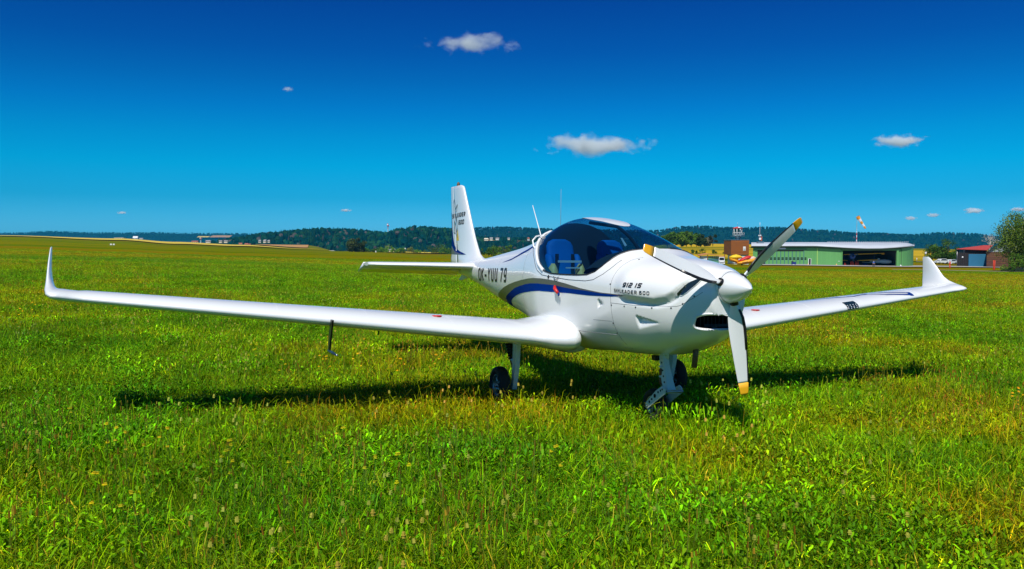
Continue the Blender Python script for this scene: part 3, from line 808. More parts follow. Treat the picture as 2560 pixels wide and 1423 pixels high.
for s, z in [(.87, -.165), (.72, -.166), (.60, -.166), (.45, -.163), (.30, -.155), (.22, -.12), (.15, -.062), (.885, .0), (.79, .196), (.885, -.31), (.885, -.39)]:
    h, n = surf_y(FB, s, z)
    if h is not None: part(MB().lathe([(-.001, .006), (.003, .006), (.003, 0)], h, n, 8), 'fastener', M['black'], fuselage)
# door latch, handle loop, red safety plug
h, n = surf_y(FB, 1.92, .026); part(MB().lathe([(0, .02), (.006, .018), (.007, 0)], h, n, 4), 'latch', M['black'], fuselage)
loop = [surf_y(FB, s, z)[0] + Vector((0, .008, 0)) for s, z in ((1.80, .036), (1.785, .02), (1.76, .006), (1.73, .012), (1.70, .034))]
part(MB().tube(loop, .004, 6), 'handle', M['steel'], fuselage)
h1, h2 = surf_y(FB, 1.755, -.05)[0], surf_y(FB, 1.66, -.105)[0]
part(MB().tube([h1 + Vector((0, .012, 0)), h1 * .6 + h2 * .4 + Vector((0, .03, 0)), h2 + Vector((0, .03, 0))], [.012, .016, .013], 8), 'red_plug', M['red'], fuselage)
part(MB().tube([h2 + Vector((0, .02, -.004)), h2 + Vector((-.02, .03, -.02))], .009, 8), 'plug_tip', M['blue'], fuselage)

# --- canopy edge, roof panel, hoop
edge = MB()
rail = [crings[i][0] for i in range(len(crings))]
for sd in (1, -1):
    edge.tube([Vector((p[0], p[1] * sd, p[2])) for p in rail[::2] + [rail[-1]]], .007, 6)
part(edge, 'canopy_seal', M['black'])
hoop = MB()
hs_ = [p for p in rail if p[0] > 2.04]
for sd in (1, -1):
    hoop.tube([Vector((p[0] + .012, p[1] * sd * 1.004, p[2] + .004)) for p in hs_[::2] + [hs_[-1]]], .016, 8)
part(hoop, 'canopy_hoop', M['white'])
def roof_patch():
    mb = MB(); R0 = []
    n = 26
    for i in range(n + 1):
        s = 1.52 + (2.30 - 1.52) * i / n; q = sec(s)
        w = .13 * math.sqrt(max(0, 1 - ((s - 1.91) / .395) ** 2)) + .001
        row = []
        for k in range(-8, 9):
            y = w * k / 8; th = math.acos(min(1, (abs(y) / q[2]) ** (q[4] / 2)))
            p = ring_pt(s, q, th, 1 if y >= 0 else -1); row.append((p[0], p[1], p[2] + .004))
        R0.append(row)
    mb.loft(R0, closed=False, smooth=True); return mb
part(roof_patch(), 'roof_panel', M['white'])

# roll hoop inside the canopy
hp = []
for k in range(15):
    z = .06 + .455 * math.sin(PI / 2 * k / 14); s = 2.0 + .32 * max(0, z - .06); q = sec(s); p = ring_pt(s, q, th_of_z(q, min(z, q[0] - .02)), -1)
    hp.append((s, p[1] * .955, p[2] - .012))
hp.append((hp[-1][0] + .02, 0.03, .535))
part(MB().tube(hp, .016, 8), 'roll_hoop', M['cabin'])
hl = MB()
for sd in (1, -1): hl.tube([Vector((p[0] - .01, p[1] * sd * .92, p[2] - .035)) for p in hs_[::2] + [hs_[-1]]], .036, 8)
part(MB().prism([(2.30, .395), (2.33, .40), (2.24, .315), (2.21, .325)], 'y', -.405, -.400), 'vent_pane', mat('vent_white', (.8, .82, .85), .6))  # stands for the bright port vent window, its brightness put into white colour
part(hl, 'hoop_mask', M['cabin'])  # added dark tubes hiding the sunlit hoop, so the cabin rear looks shaded
# --- intake mouth, duct and radiator
mouth = []
for k in range(48):
    a = 2 * PI * k / 48
    mouth.append((  .200 * math.copysign(abs(math.cos(a)) ** .5, math.cos(a)), -.246 + .062 * math.copysign(abs(math.sin(a)) ** .5, math.sin(a))))
def front_s(y, z):
    h = FB.ray_cast(Vector((-1, y * 1.05, -.248 + (z + .248) * 1.12)), Vector((1, 0, 0)))
    return h[0].x if h[0] is not None else .06
mp = [Vector((front_s(y, z), y, z)) for y, z in mouth]
ms_ = [sum((mp[(k + j) % 48].x for j in range(-3, 4))) / 7 for k in range(48)]
mp = [Vector((ms_[k], mp[k].y, mp[k].z)) for k in range(48)]
lip = MB(); rings_ = []
for k in range(48):
    p = mp[k]; rr_ = Vector((0, p.y, (p.z + .248) * 3)).normalized()
    rings_.append([p + rr_ * .012 * math.cos(b) + Vector((1, 0, 0)) * .012 * math.sin(b) for b in np.linspace(0, 2 * PI, 9)[:-1]])
rings_.append(rings_[0]); lip.loft(rings_, True, False)
intake = part(lip, 'intake_lip', M['white'])
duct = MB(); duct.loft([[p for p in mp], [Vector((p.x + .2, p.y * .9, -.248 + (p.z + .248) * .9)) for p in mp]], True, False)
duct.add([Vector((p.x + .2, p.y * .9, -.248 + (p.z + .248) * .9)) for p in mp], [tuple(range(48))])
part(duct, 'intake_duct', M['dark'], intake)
rad = MB()
for k in range(9): rad.box(.20, .204, -.14 + k * .033, -.136 + k * .033, -.285, -.215)
rad.box(.19, .196, -.12, .10, -.293, -.272); rad.tube([(.16, .02, -.288), (.15, .06, -.292)], .014, 8)
part(rad, 'radiator', M['panel'], intake)

# --- spinner and three-blade propeller
sp = [(-.216, 0), (-.212, .008), (-.195, .024), (-.165, .046), (-.125, .069), (-.08, .089), (-.03, .105), (.015, .115), (.05, .119), (.058, .117), (.058, 0)]
spinner = part(MB().lathe(sp, (0, 0, .006), (1, 0, 0), 48), 'spinner', M['pearl'])
part(MB().lathe([(.004, .1145), (.004, .1155), (.008, .1157), (.008, .115)], (0, 0, .006), (1, 0, 0), 48), 'spinner_joint', M['line'], spinner)
def blade(angle):
    rad_ = Vector((0, math.cos(angle), math.sin(angle))); tan = Vector((0, math.sin(angle), -math.cos(angle))); fwd = Vector((-1, 0, 0))
    rs = np.array([.085, .12, .16, .22, .30, .38, .46, .54, .62, .685, .70, .74, .775, .79])
    ch = np.array([.044, .05, .078, .112, .122, .118, .110, .101, .090, .080, .078, .070, .060, .045])
    th = np.array([.044, .042, .034, .026, .020, .016, .013, .011, .009, .008, .008, .007, .006, .004])
    be = np.radians(np.array([48, 47, 44, 38, 31, 26, 22.5, 20, 18, 16.5, 16, 15.5, 15, 15]))
    le = ch * .38 + np.array([0, 0, .006, .012, .014, .013, .012, .010, .008, .006, .006, .005, .003, 0])
    def ring(i, x0=0, x1=1, grow=0.0):
        c = []
        N = 14
        xs = x0 + (x1 - x0) * (1 - np.cos(np.linspace(0, PI, N))) / 2
        def yt(x): return 2.6 * th[i] * (.2969 * math.sqrt(max(x, 0)) - .126 * x - .3516 * x * x + .2843 * x**3 - .1036 * x**4) * 2
        top = [(x, yt(x) * .62 + grow) for x in xs]; bot = [(x, -yt(x) * .38 - grow) for x in xs]
        for x, t in top + bot[::-1][0 if x1 < 1 else 1:-1 if x0 == 0 else None]:
            a = le[i] - x * ch[i] + (grow if x == 0 else 0)
            cd = tan * math.cos(be[i]) + fwd * math.sin(be[i]); nd = fwd * math.cos(be[i]) - tan * math.sin(be[i])
            c.append(Vector((0, 0, .006)) + rad_ * rs[i] + cd * a + nd * t)
        return c
    b = MB(); b.loft([ring(i) for i in range(0, 11)], True, True)
    o = part(b, 'propeller_blade', M['pearl'])
    t = MB(); t.loft([ring(i) for i in range(10, 14)], True, True); part(t, 'blade_tip', M['yellowtip'], o)
    g = MB(); g.loft([ring(i, 0, .09, .0012) for i in range(3, 11)], True, True); part(g, 'leading_edge_guard', M['black'], o)
    g2 = MB(); g2.loft([ring(i, 0, .15, .003) for i in range(2, 7)], True, True); part(g2, 'leading_edge_sheath', M['black'], o)
    part(MB().lathe([(.098, .030), (.125, .030), (.13, .024)], Vector((0, 0, .006)), rad_, 16), 'blade_collar', M['black'], o)
    return o
for k in range(3): blade(math.radians(20.4 + 120 * k))

# --- wings with upturned tips
def naca(t, m=.03, p=.4, n=22):
    x = (1 - np.cos(np.linspace(0, PI, n))) / 2
    yt = 5 * t * (.2969 * np.sqrt(x) - .126 * x - .3516 * x**2 + .2843 * x**3 - .1036 * x**4)
    yc = np.where(x < p, m / p**2 * (2 * p * x - x * x), m / (1 - p)**2 * ((1 - 2 * p) + 2 * p * x - x * x))
    return np.concatenate([x[::-1], x[1:-1]]), np.concatenate([(yc + yt)[::-1], (yc - yt)[1:-1]])
def wing_station(y): return 1.507 + .0927 * (y - .75), 1.3342 - .2131 * (y - .75), -.4963 + .1023 * (y - .75)
def wing_ring(y, z, phi, s, c, t, sd, inc=.0217, m=.03):
    X, Z = naca(t, m)
    ds = c * (X * math.cos(inc) + Z * math.sin(inc)); dn = c * (Z * math.cos(inc) - X * math.sin(inc))
    return [(s + a, sd * (y - b * math.sin(phi)), z + b * math.cos(phi)) for a, b in zip(ds, dn)]
def make_wing(sd):
    w = MB(); R_ = []
    # swollen root fairing blending into the fuselage side
    for y, ds, dc, tt, dz in ((.36, .30, -.25, .15, .03), (.42, .06, .0, .17, .03), (.46, -.03, .09, .18, .03), (.51, -.12, .18, .19, .026), (.57, -.14, .19, .19, .02), (.64, -.11, .14, .183, .012), (.72, -.07, .09, .170, .005)):
        s, c, z = wing_station(max(y, .5)); R_.append(wing_ring(y, z + dz, 0, s + ds, c + dc, tt, sd))
    for y in np.linspace(.80, 4.30, 36):
        s, c, z = wing_station(y); R_.append(wing_ring(y, z, .05, s, c, .1559, sd))
    for y, z, ph, s, c, t in ((4.36, -.126, .10, 1.838, .56, .155), (4.42, -.119, .2, 1.82, .585, .15), (4.47, -.110, .38, 1.80, .61, .145), (4.51, -.100, .62, 1.80, .62, .135), (4.540, -.083, .92, 1.86, .575, .13), (4.556, -.058, 1.18, 1.965, .485, .125),
                              (4.565, -.02, 1.36, 2.085, .372, .12), (4.57, .02, 1.45, 2.155, .303, .115), (4.572, .07, 1.5, 2.205, .255, .11), (4.572, .13, 1.53, 2.255, .205, .11), (4.571, .19, 1.55, 2.31, .15, .11), (4.570, .235, 1.55, 2.355, .106, .11), (4.568, .248, 1.55, 2.38, .07, .1)):
        R_.append(wing_ring(y, z, ph, s, c, t, sd, m=.02))
    if sd < 0: R_ = [list(reversed(r)) for r in R_]
    w.loft(R_[:42], True, False); 
    o = part(w, 'wing', M['pearl'])
    wl = MB(); wl.loft(R_[41:], True, False); n = len(R_[0]); wl.add(R_[-1], [tuple(range(n))])
    part(wl, 'winglet', M['pearl'], o)
    B = bvh_of(o.data)
    def top(s, y, off=.002):
        h = B.ray_cast(Vector((s, sd * y, 1)), Vector((0, 0, -1)))
        while h[0] is None: s += .006 if s < 2 else -.006; h = B.ray_cast(Vector((s, sd * y, 1)), Vector((0, 0, -1)))
        return h[0] + h[1].normalized() * off if h[1].z > 0 else h[0] - h[1] * off
    def line_on(s0, y0, s1, y1, r, nm, m, k=14):
        part(MB().tube([top(s0 + (s1 - s0) * i / k, y0 + (y1 - y0) * i / k, 0) for i in range(k + 1)], r, 5), nm, m, o)
    for yj in (1.55, 2.25, 2.95, 3.75, 3.80):
        s, c, z = wing_station(yj); line_on(s + .004, yj, s + c * .45, yj, .0012, 'skin_joint', M['white'])
    s0, c0, _ = wing_station(.9); s1, c1, _ = wing_station(2.5); s2, c2, _ = wing_station(4.2)
    line_on(s0 + c0 * .72, .9, s1 + c1 * .72, 2.5, .002, 'flap_gap', M['line']); line_on(s1 + c1 * .74, 2.5, s2 + c2 * .74, 4.2, .002, 'aileron_gap', M['line'])
    line_on(s1 + c1 * .74, 2.5, s1 + c1 * .98, 2.5, .002, 'aileron_end_gap', M['line'])
    cap = top(1.815, 1.642, .003); part(MB().lathe([(-.003, .042), (.003, .040), (.004, 0)], cap, (0, 0, 1), 20), 'fuel_cap', M['red'], o)
    for yt_, st in ((1.93, 1.588), (2.79, 1.60)):
        d = MB()
        for k in range(9):                                        # a line of tiny print
            a = yt_ - .06 + k * .0135; d.add([top(st, a), top(st, a + .0095), top(st + .012, a + .0095), top(st + .012, a)], [(0, 1, 2, 3)])
        part(d, 'step_marking', M['letter'], o)
    # rivet rows along the spar
    rv = MB()
    for y in np.arange(.9, 4.2, .055):
        s, c, _ = wing_station(y)
        for q in (.30,):
            p = top(s + c * q, y, .0005); rv.lathe([(0, .0032), (.0012, .002), (.0013, 0)], p, (0, 0, 1), 5)
    part(rv, 'rivets', M['white'], o, kind='stuff')
    tie = MB(); p = Vector((1.98, sd * 2.1, -.40)); tie.tube([p + Vector((0, 0, .06)), p + Vector((0, 0, -.06))], .007, 6)
    part(tie, 'tie_down', mat('green_strap', (0.01, 0.12, 0.03), 0.7), o)
    return o, top, B
wing_s, top_s, WBs = make_wing(1)
wing_p, top_p, WBp = make_wing(-1)
# pitot probe under the starboard wing
pt = MB(); pt.prism([(1.60, -.30), (1.70, -.30), (1.79, -.555), (1.745, -.565)], 'y', 2.543, 2.557)
pitot = part(pt, 'pitot_mast', M['black'], wing_s)
part(MB().tube([(1.78, 2.55, -.557), (1.60, 2.55, -.557), (1.44, 2.55, -.556)], [.012, .012, .006], 8), 'pitot_tube', mat('blued_steel', (0.05, 0.10, 0.2), 0.3, metal=0.7), wing_s)
part(MB().lathe([(0, .009), (.004, .009), (.005, 0)], (1.44, 2.55, -.556), (-1, 0, 0), 8), 'pitot_tip', M['steel'], wing_s)
# landing light let into the leading edge of the port wing, and the big outlined emblem on its top
def le_pt(y, f, up, sd=-1):
    s, c, z = wing_station(y)
    return s, c, z
lm = MB(); rows = []
for y in np.linspace(2.855, 2.695, 9):
    s, c, z = wing_station(y); rg = wing_ring(y, z, .05, s, c, .1559, -1)
    rows.append([Vector(rg[k]) + Vector((-.004, 0, .002)) for k in (17, 18, 19, 20, 21, 22)])
lm.loft(rows, closed=False)
lamp = part(lm, 'landing_light', M['darkgloss'], wing_p)
for i in (1, 3, 5, 7):
    for j in (2, 3, 4):
        part(MB().lathe([(0, .008), (.002, .006), (.0025, 0)], rows[i][j], (-.8, 0, .6), 8), 'led_lamp', M['steel'], wing_p)
def wing_outline(pts, t, m, name):
    d = MB()
    for poly in stroke_poly(pts, t):
        k = 6; V = []
        (x0, y0), (x1, y1), (x2, y2), (x3, y3) = poly
        for i in range(k + 1):
            w = i / k
            V.append(top_p(x0 + (x1 - x0) * w, y0 + (y1 - y0) * w, .003)); V.append(top_p(x3 + (x2 - x3) * w, y3 + (y2 - y3) * w, .003))
        d.add(V, [(2 * i, 2 * i + 1, 2 * i + 3, 2 * i + 2) for i in range(k)])
    part(d, name, m, wing_p)
EMB = [[(1.809, 3.66), (1.815, 3.60), (1.854, 3.385), (1.96, 3.225), (1.957, 3.127), (1.925, 3.0), (2.015, 2.585), (2.08, 2.22), (2.14, 1.9)], [(1.838, 3.70), (1.868, 3.60), (1.908, 3.469), (2.05, 3.40), (2.2, 3.42)], [(1.96, 3.225), (2.05, 3.22), (2.1, 3.0), (2.13, 2.6)]]
for e_ in EMB: wing_outline(e_, .022, M['blue'], 'blue_emblem')
wing_outline([(1.812, 3.69), (1.838, 3.69)], .05, M['blue'], 'blue_emblem')

# --- tailplane, drooped elevators
def make_tail(sd):
    t = MB(); R_ = []
    for y, s, c in ((.03, 5.02, .62), (.15, 5.06, .60), (.5, 5.17, .54), (1.0, 5.30, .47), (1.3, 5.38, .43), (1.375, 5.42, .39), (1.40, 5.48, .31)):
        X, Z = naca(.145, 0.0, .4, 14)
        R_.append([(s + a * c, sd * y, .068 + .012 * y + b * c) for a, b in zip(X, Z)])
    if sd < 0: R_ = [list(reversed(r)) for r in R_]
    t.loft(R_, True, False); n = len(R_[0]); t.add(R_[-1], [tuple(range(n))])
    o = part(t, 'tailplane', M['pearl'])
    e = MB(); R2 = []
    for y in (.06, .4, .8, 1.2, 1.36, 1.40):
        c = .40 - .05 * y; s = 5.62 + .13 * y * .8; z = .066 + .012 * y; dr = .36 if y < 1.38 else .36
        ang = .33
        R2.append([(s + .0, sd * y, z + .024), (s + c * .5, sd * y, z - c * .5 * math.sin(ang) + .016), (s + c, sd * y, z - c * math.sin(ang) + .002), (s + c, sd * y, z - c * math.sin(ang) - .002), (s + c * .5, sd * y, z - c * .5 * math.sin(ang) - .016), (s, sd * y, z - .024)])
    if sd < 0: R2 = [list(reversed(r)) for r in R2]
    e.loft(R2, True, True); part(e, 'elevator', M['pearl'], o)
    return o
make_tail(1); make_tail(-1)

# --- fin and rudder
FZ = np.array([.05, .14, .16, .18, .22, .30, .433, .6, .8, 1.0, 1.107, 1.14, 1.16])
FLE = np.array([4.75, 4.90, 5.06, 5.16, 5.255, 5.33, 5.44, 5.55, 5.68, 5.81, 5.878, 5.91, 5.99])
FTE = np.array([6.43, 6.43, 6.43, 6.42, 6.41, 6.40, 6.385, 6.40, 6.42, 6.44, 6.45, 6.45, 6.44])
HNG = np.interp(FZ, [.1, .219, .592, 1.156], [6.08, 6.103, 6.188, 6.313])
def fin_y(s, i):
    c = FTE[i] - FLE[i]; x = np.clip((s - FLE[i]) / c, 0, 1)
    th_ = .085 * (1 if i < len(FZ) - 1 else .7)
    return 5 * th_ * c * (.2969 * np.sqrt(x) - .126 * x - .3516 * x**2 + .2843 * x**3 - .1036 * x**4) * np.interp(FZ[i], [.1, .3, 1.1], [1.0, 1.0, 1.05]) + .004
fin, rud = MB(), MB(); Rf, Rr = [], []
for i in range(len(FZ)):
    a = FLE[i] + (HNG[i] - .006 - FLE[i]) * (1 - np.cos(np.linspace(0, PI / 2, 16)))
    Rf.append([(s, fin_y(s, i) if k > 0 else 0, FZ[i]) for k, s in enumerate(a)] + [(s, -fin_y(s, i), FZ[i]) for s in a[:0:-1]])
    b = np.linspace(HNG[i], FTE[i], 8)
    Rr.append([(s, fin_y(s, i), FZ[i]) for s in b] + [(s, -fin_y(s, i), FZ[i]) for s in b[::-1]])
fin.loft(Rf, True, False); fin.add(Rf[-1], [tuple(range(len(Rf[0])))]); rud.loft(Rr, True, True)
fin_o = part(fin, 'fin', M['pearl']); rud_o = part(rud, 'rudder', M['pearl'], fin_o)
TB = bvh_of(fin_o.data, rud_o.data)
for sd in (1, -1):
    part(decal([[(6.398, .80), (6.415, .80), (6.413, .55), (6.396, .40), (6.395, .34), (6.33, .31), (6.22, .262), (5.95, .222), (5.70, .213), (5.64, .216), (5.95, .262), (6.12, .30), (6.224, .345), (6.31, .45), (6.36, .58)]], TB, sd, .002, .05), 'blue_fin_stripe', M['blue'], fin_o)
    part(decal([[(6.395, .335), (6.33, .305), (6.22, .258), (5.95, .218), (5.72, .210), (6.405, .218)]], TB, sd, .002, .05), 'grey_fin_stripe', M['grey'], fin_o)
def fin_text(txt, s_l, z, s_r, h, **k):
    return lay_text('fin_lettering', fin_o, txt, s_l, z, s_r, h, TB, M['letter'], slant=.15, zslope=.02, **k)
fin_text('SKYLEADER', 6.36, .715, 5.73, .062, wr=.75, tr=.24, gapr=.3)
fin_text('600', 6.02, .618, 5.76, .065, wr=.8, tr=.22, gapr=.25)
lg = []
for pl in ([(6.28, .93), (6.25, .98), (6.21, .93), (6.17, .76), (6.09, .66), (6.13, .74)], [(6.28, .93), (6.24, .74), (6.23, .60)], [(6.17, .76), (6.05, .58), (6.10, .52), (6.22, .68)], [(6.23, .60), (6.26, .52), (6.18, .50), (6.22, .68)], [(6.17, .84), (6.08, .90), (6.12, .80)]):
    lg += [[(a, b) for a, b in q] for q in stroke_poly(pl, .012)]
part(decal(lg, TB, 1, .003, None), 'fin_emblem', M['letter'], fin_o)
part(decal([[(6.12, .405), (5.99, .405), (6.055, .555)]], TB, 1, .003, .05), 'warning_triangle', mat('warning_yellow', (0.75, 0.55, 0.02), 0.4), fin_o)
part(decal([[(6.067, .44), (6.052, .44), (6.054, .50), (6.064, .50)], [(6.067, .42), (6.053, .42), (6.053, .43), (6.067, .43)]], TB, 1, .0045, None), 'warning_mark', M['letter'], fin_o)
part(MB().lathe([(0, .022), (.03, .022), (.05, .016), (.06, 0)], (6.14, 0, 1.155), (0, 0, 1), 12), 'beacon', M['rust'], fin_o)
part(MB().prism([(5.35, -.06), (5.9, -.04), (6.05, -.13), (5.95, -.135), (5.75, -.10)], 'y', -.012, .012), 'tail_skid', M['white'])

# --- aerials, belly fairing, exhaust
part(MB().tube([(3.25, 0, .345), (3.352, 0, .435), (3.58, 0, .767)], [.008, .006, .004], 8), 'aerial', M['white'])
part(MB().tube([(2.86, 0, .43), (2.86, 0, .90)], [.0026, .0016], 6), 'whip_aerial', M['line'])
loopp = [Vector((2.52, .395, .285)) + Vector((a, b, c)) for a, b, c in ((0, 0, -.03), (.10, .01, .02), (.15, 0, .08), (.13, -.03, .12), (.06, -.05, .13), (0, -.05, .12))]
part(MB().tube(loopp, .008, 6), 'cable_loop', M['white'])
bf = MB(); rb = []
for s, w, d in ((1.86, .01, .0), (1.90, .10, .035), (2.0, .14, .055), (2.15, .15, .06), (2.35, .13, .05), (2.5, .06, .02), (2.56, .01, 0)):
    rb.append([(s, .28 + w * math.cos(a), -.60 + (-.022 - d) * math.sin(a) if math.sin(a) > 0 else -.60) for a in np.linspace(0, 2 * PI, 17)[:-1]])
bf.loft(rb, True, True); part(bf, 'belly_fairing', M['white'])
part(MB().tube([(.46, -.02, -.45), (.48, -.02, -.63)], .022, 12), 'exhaust_pipe', M['rust'])

# --- undercarriage
def wheel(name, c, r, w, parent, axis=1):
    c = Vector(c)
    prof = [(-w * .32, r * .56), (-w * .46, r * .66), (-w * .5, r * .80), (-w * .40, r * .93), (-w * .2, r * .99), (0, r), (w * .2, r * .99), (w * .40, r * .93), (w * .5, r * .80), (w * .46, r * .66), (w * .32, r * .56)]
    ty = part(MB().lathe(prof, c, (0, 1, 0), 40), 'tyre', M['rubber'], parent)
    rim = MB(); 
    rim.lathe([(-w * .33, r * .58), (-w * .30, r * .52), (w * .30, r * .52), (w * .36, r * .58), (w * .33, r * .56), (w * .25, r * .46), (w * .12, r * .42)], c, (0, 1, 0), 32)
    rim.lathe([(w * .10, r * .12), (w * .34, r * .12), (w * .36, 0)], c, (0, 1, 0), 16)
    for k in range(5):
        a = 2 * PI * k / 5; d = Vector((math.cos(a), 0, math.sin(a)))
        rim.tube([c + d * r * .08 + Vector((0, w * .2, 0)), c + d * r * .46 + Vector((0, w * .16, 0))], r * .075, 6)
    part(rim, 'rim', M['steel'], parent)
    part(MB().lathe([(-w * .02, 0), (-w * .02, r * .52)], c, (0, 1, 0), 24), 'brake_disc', M['panel'], parent)
def main_gear(sd):
    g = MB(); y = .83 * sd
    g.prism([(1.955, -.43), (2.035, -.43), (2.055, -.80), (2.085, -.99), (2.045, -.995), (1.985, -.78)], 'y', y - .022, y + .022)
    leg = part(g, 'main_gear_leg', M['legpaint'])
    sp_ = MB(); a, b = Vector((2.20, y + .02 * sd, -.50)), Vector((2.085, y, -.74))
    sp_.tube([a, b], .020, 10)
    for k in range(9): sp_.lathe([(-.009, .030), (-.004, .039), (.004, .039), (.009, .030)], a + (b - a) * (.08 + .1 * k), b - a, 14)
    part(sp_, 'shock_absorber', M['black'], leg)
    part(MB().lathe([(0, .032), (.07, .026), (.075, 0)], b + (a - b) * .05, b - a, 12), 'shock_foot', M['steel'], leg)
    part(MB().tube([(2.07, y - .01 * sd, -.966), (2.143, y + .02 * sd, -.966), (2.143, .99 * sd, -.966)], .016, 8), 'axle', M['steel'], leg)
    wheel('main_wheel', (2.143, .935 * sd, -.966), .172, .105, leg)
    return leg
main_gear(1); main_gear(-1)
ng = MB(); R_ = []
for z, sf, sb, w in ((-.50, .868, .915, .016), (-.60, .845, .908, .018), (-.70, .812, .885, .024), (-.80, .772, .845, .031), (-.872, .738, .790, .036)):
    R_.append([(sf, w + .008, z), (sf, -w, z), (sb, -w, z), (sb, -w + .008, z), (sf + .010, -w + .008, z), (sf + .010, w, z), (sb, w, z), (sb, w + .008, z)])
ng.loft(R_, True, True, False)
nleg = part(ng, 'nose_gear_leg', M['legpaint'])
part(MB().tube([(.875, -.005, -.45), (.875, -.005, -.66)], .034, 14), 'oleo_tube', M['legpaint'], nleg)
part(MB().tube([(.875, 0, -.66), (.875, 0, -.83)], .026, 12), 'spring_core', M['steel'], nleg)
for k in range(2): part(MB().lathe([(-.028, .034), (-.02, .04), (.02, .04), (.028, .034)], (.875, 0, -.715 - .075 * k), (0, 0, 1), 16), 'rubber_spring', M['donut'], nleg)
for k in range(2): part(MB().lathe([(-.004, 0), (-.004, .043), (.004, .043), (.004, 0)], (.875, 0, -.675 - .08 * k), (0, 0, 1), 16), 'spring_plate', M['legpaint'], nleg)
for sd in (1, -1):
    y0 = .072 if sd > 0 else -.085
    arm = MB(); arm.prism([(.74, -.835), (.78, -.815), (.87, -.865), (1.02, -.985), (1.035, -1.025), (1.0, -1.035), (.86, -.945), (.745, -.875)], 'y', y0 - .006, y0 + .006)
    a_ = part(arm, 'trailing_arm', M['legpaint'], nleg)
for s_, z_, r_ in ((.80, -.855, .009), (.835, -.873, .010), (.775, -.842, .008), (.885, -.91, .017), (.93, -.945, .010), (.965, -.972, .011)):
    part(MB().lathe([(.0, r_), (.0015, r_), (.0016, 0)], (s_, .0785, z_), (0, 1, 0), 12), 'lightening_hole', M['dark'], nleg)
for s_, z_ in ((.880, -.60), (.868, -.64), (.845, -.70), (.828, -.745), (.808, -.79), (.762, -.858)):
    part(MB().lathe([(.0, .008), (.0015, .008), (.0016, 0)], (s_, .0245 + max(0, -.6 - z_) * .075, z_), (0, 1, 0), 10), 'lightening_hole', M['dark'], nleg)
part(MB().tube([(1.0, .09, -1.012), (1.0, -.09, -1.012)], .012, 8), 'nose_axle', M['steel'], nleg)
wheel('nose_wheel', (1.0, 0, -1.012), .14, .10, nleg)
part(MB().tube([(.73, .06, -.855), (.715, -.075, -.857)], .012, 8), 'knee_bolt', M['steel'], nleg)
part(MB().box(.93, .99, .0, .05, -.63, -.59), 'gear_bracket', M['black'], nleg)

# --- cabin: tub, bulkhead, panel, seats
tub = MB(); R_ = []
for s in np.linspace(.93, 2.1, 30):
    q = sec(s); zs = float(np.interp(s, SILL_S, SILL_Z)); zs = min(zs, q[0] - .001) - .02
    th1 = th_of_z(q, zs); row = []
    for k in range(-14, 15):
        th = -PI / 2 + (th1 + PI / 2) * abs(k) / 14
        p = ring_pt(s, q, th, 1 if k >= 0 else -1); row.append((s, p[1] * .955, p[2] * .955 + .0))
    R_.append(row)
tub.loft(R_, closed=False); part(tub, 'cabin_lining', M['cabin'])
bh = MB(); q = sec(2.42); ringb = []
for k in range(48):
    a = 2 * PI * k / 48; th = math.atan2(math.sin(a), abs(math.cos(a))); p = ring_pt(2.42, q, th, 1 if math.cos(a) >= 0 else -1); ringb.append((2.42 + .22 * (p[2] - .2), p[1] * .975, p[2] * .98))
bh.add(ringb, [tuple(range(48))]); part(bh, 'rear_bulkhead', M['cabin'])
ip = MB(); R_ = []
for s, zt_ in ((.96, .262), (1.08, .285), (1.22, .285), (1.36, .265), (1.40, .235), (1.38, .10), (1.36, -.2)):
    w = .27 if s < 1.0 else .43 if s < 1.15 else .48
    R_.append([(s, w * math.sin(a), zt_ - .16 * (abs(math.sin(a)) ** 2.6) * (1 if zt_ > .2 else .2)) for a in np.linspace(-PI / 2, PI / 2, 17)])
ip.loft(R_, closed=False); pan = part(ip, 'instrument_panel', M['panel'])
for k, (y, z, r_) in enumerate(((.26, .13, .045), (.14, .14, .04), (-.12, .13, .045), (-.28, .13, .04))):
    part(MB().lathe([(0, r_), (.012, r_), (.012, 0)], (1.385, y, z), (1, 0, 0), 16), 'gauge', M['steel'], pan)
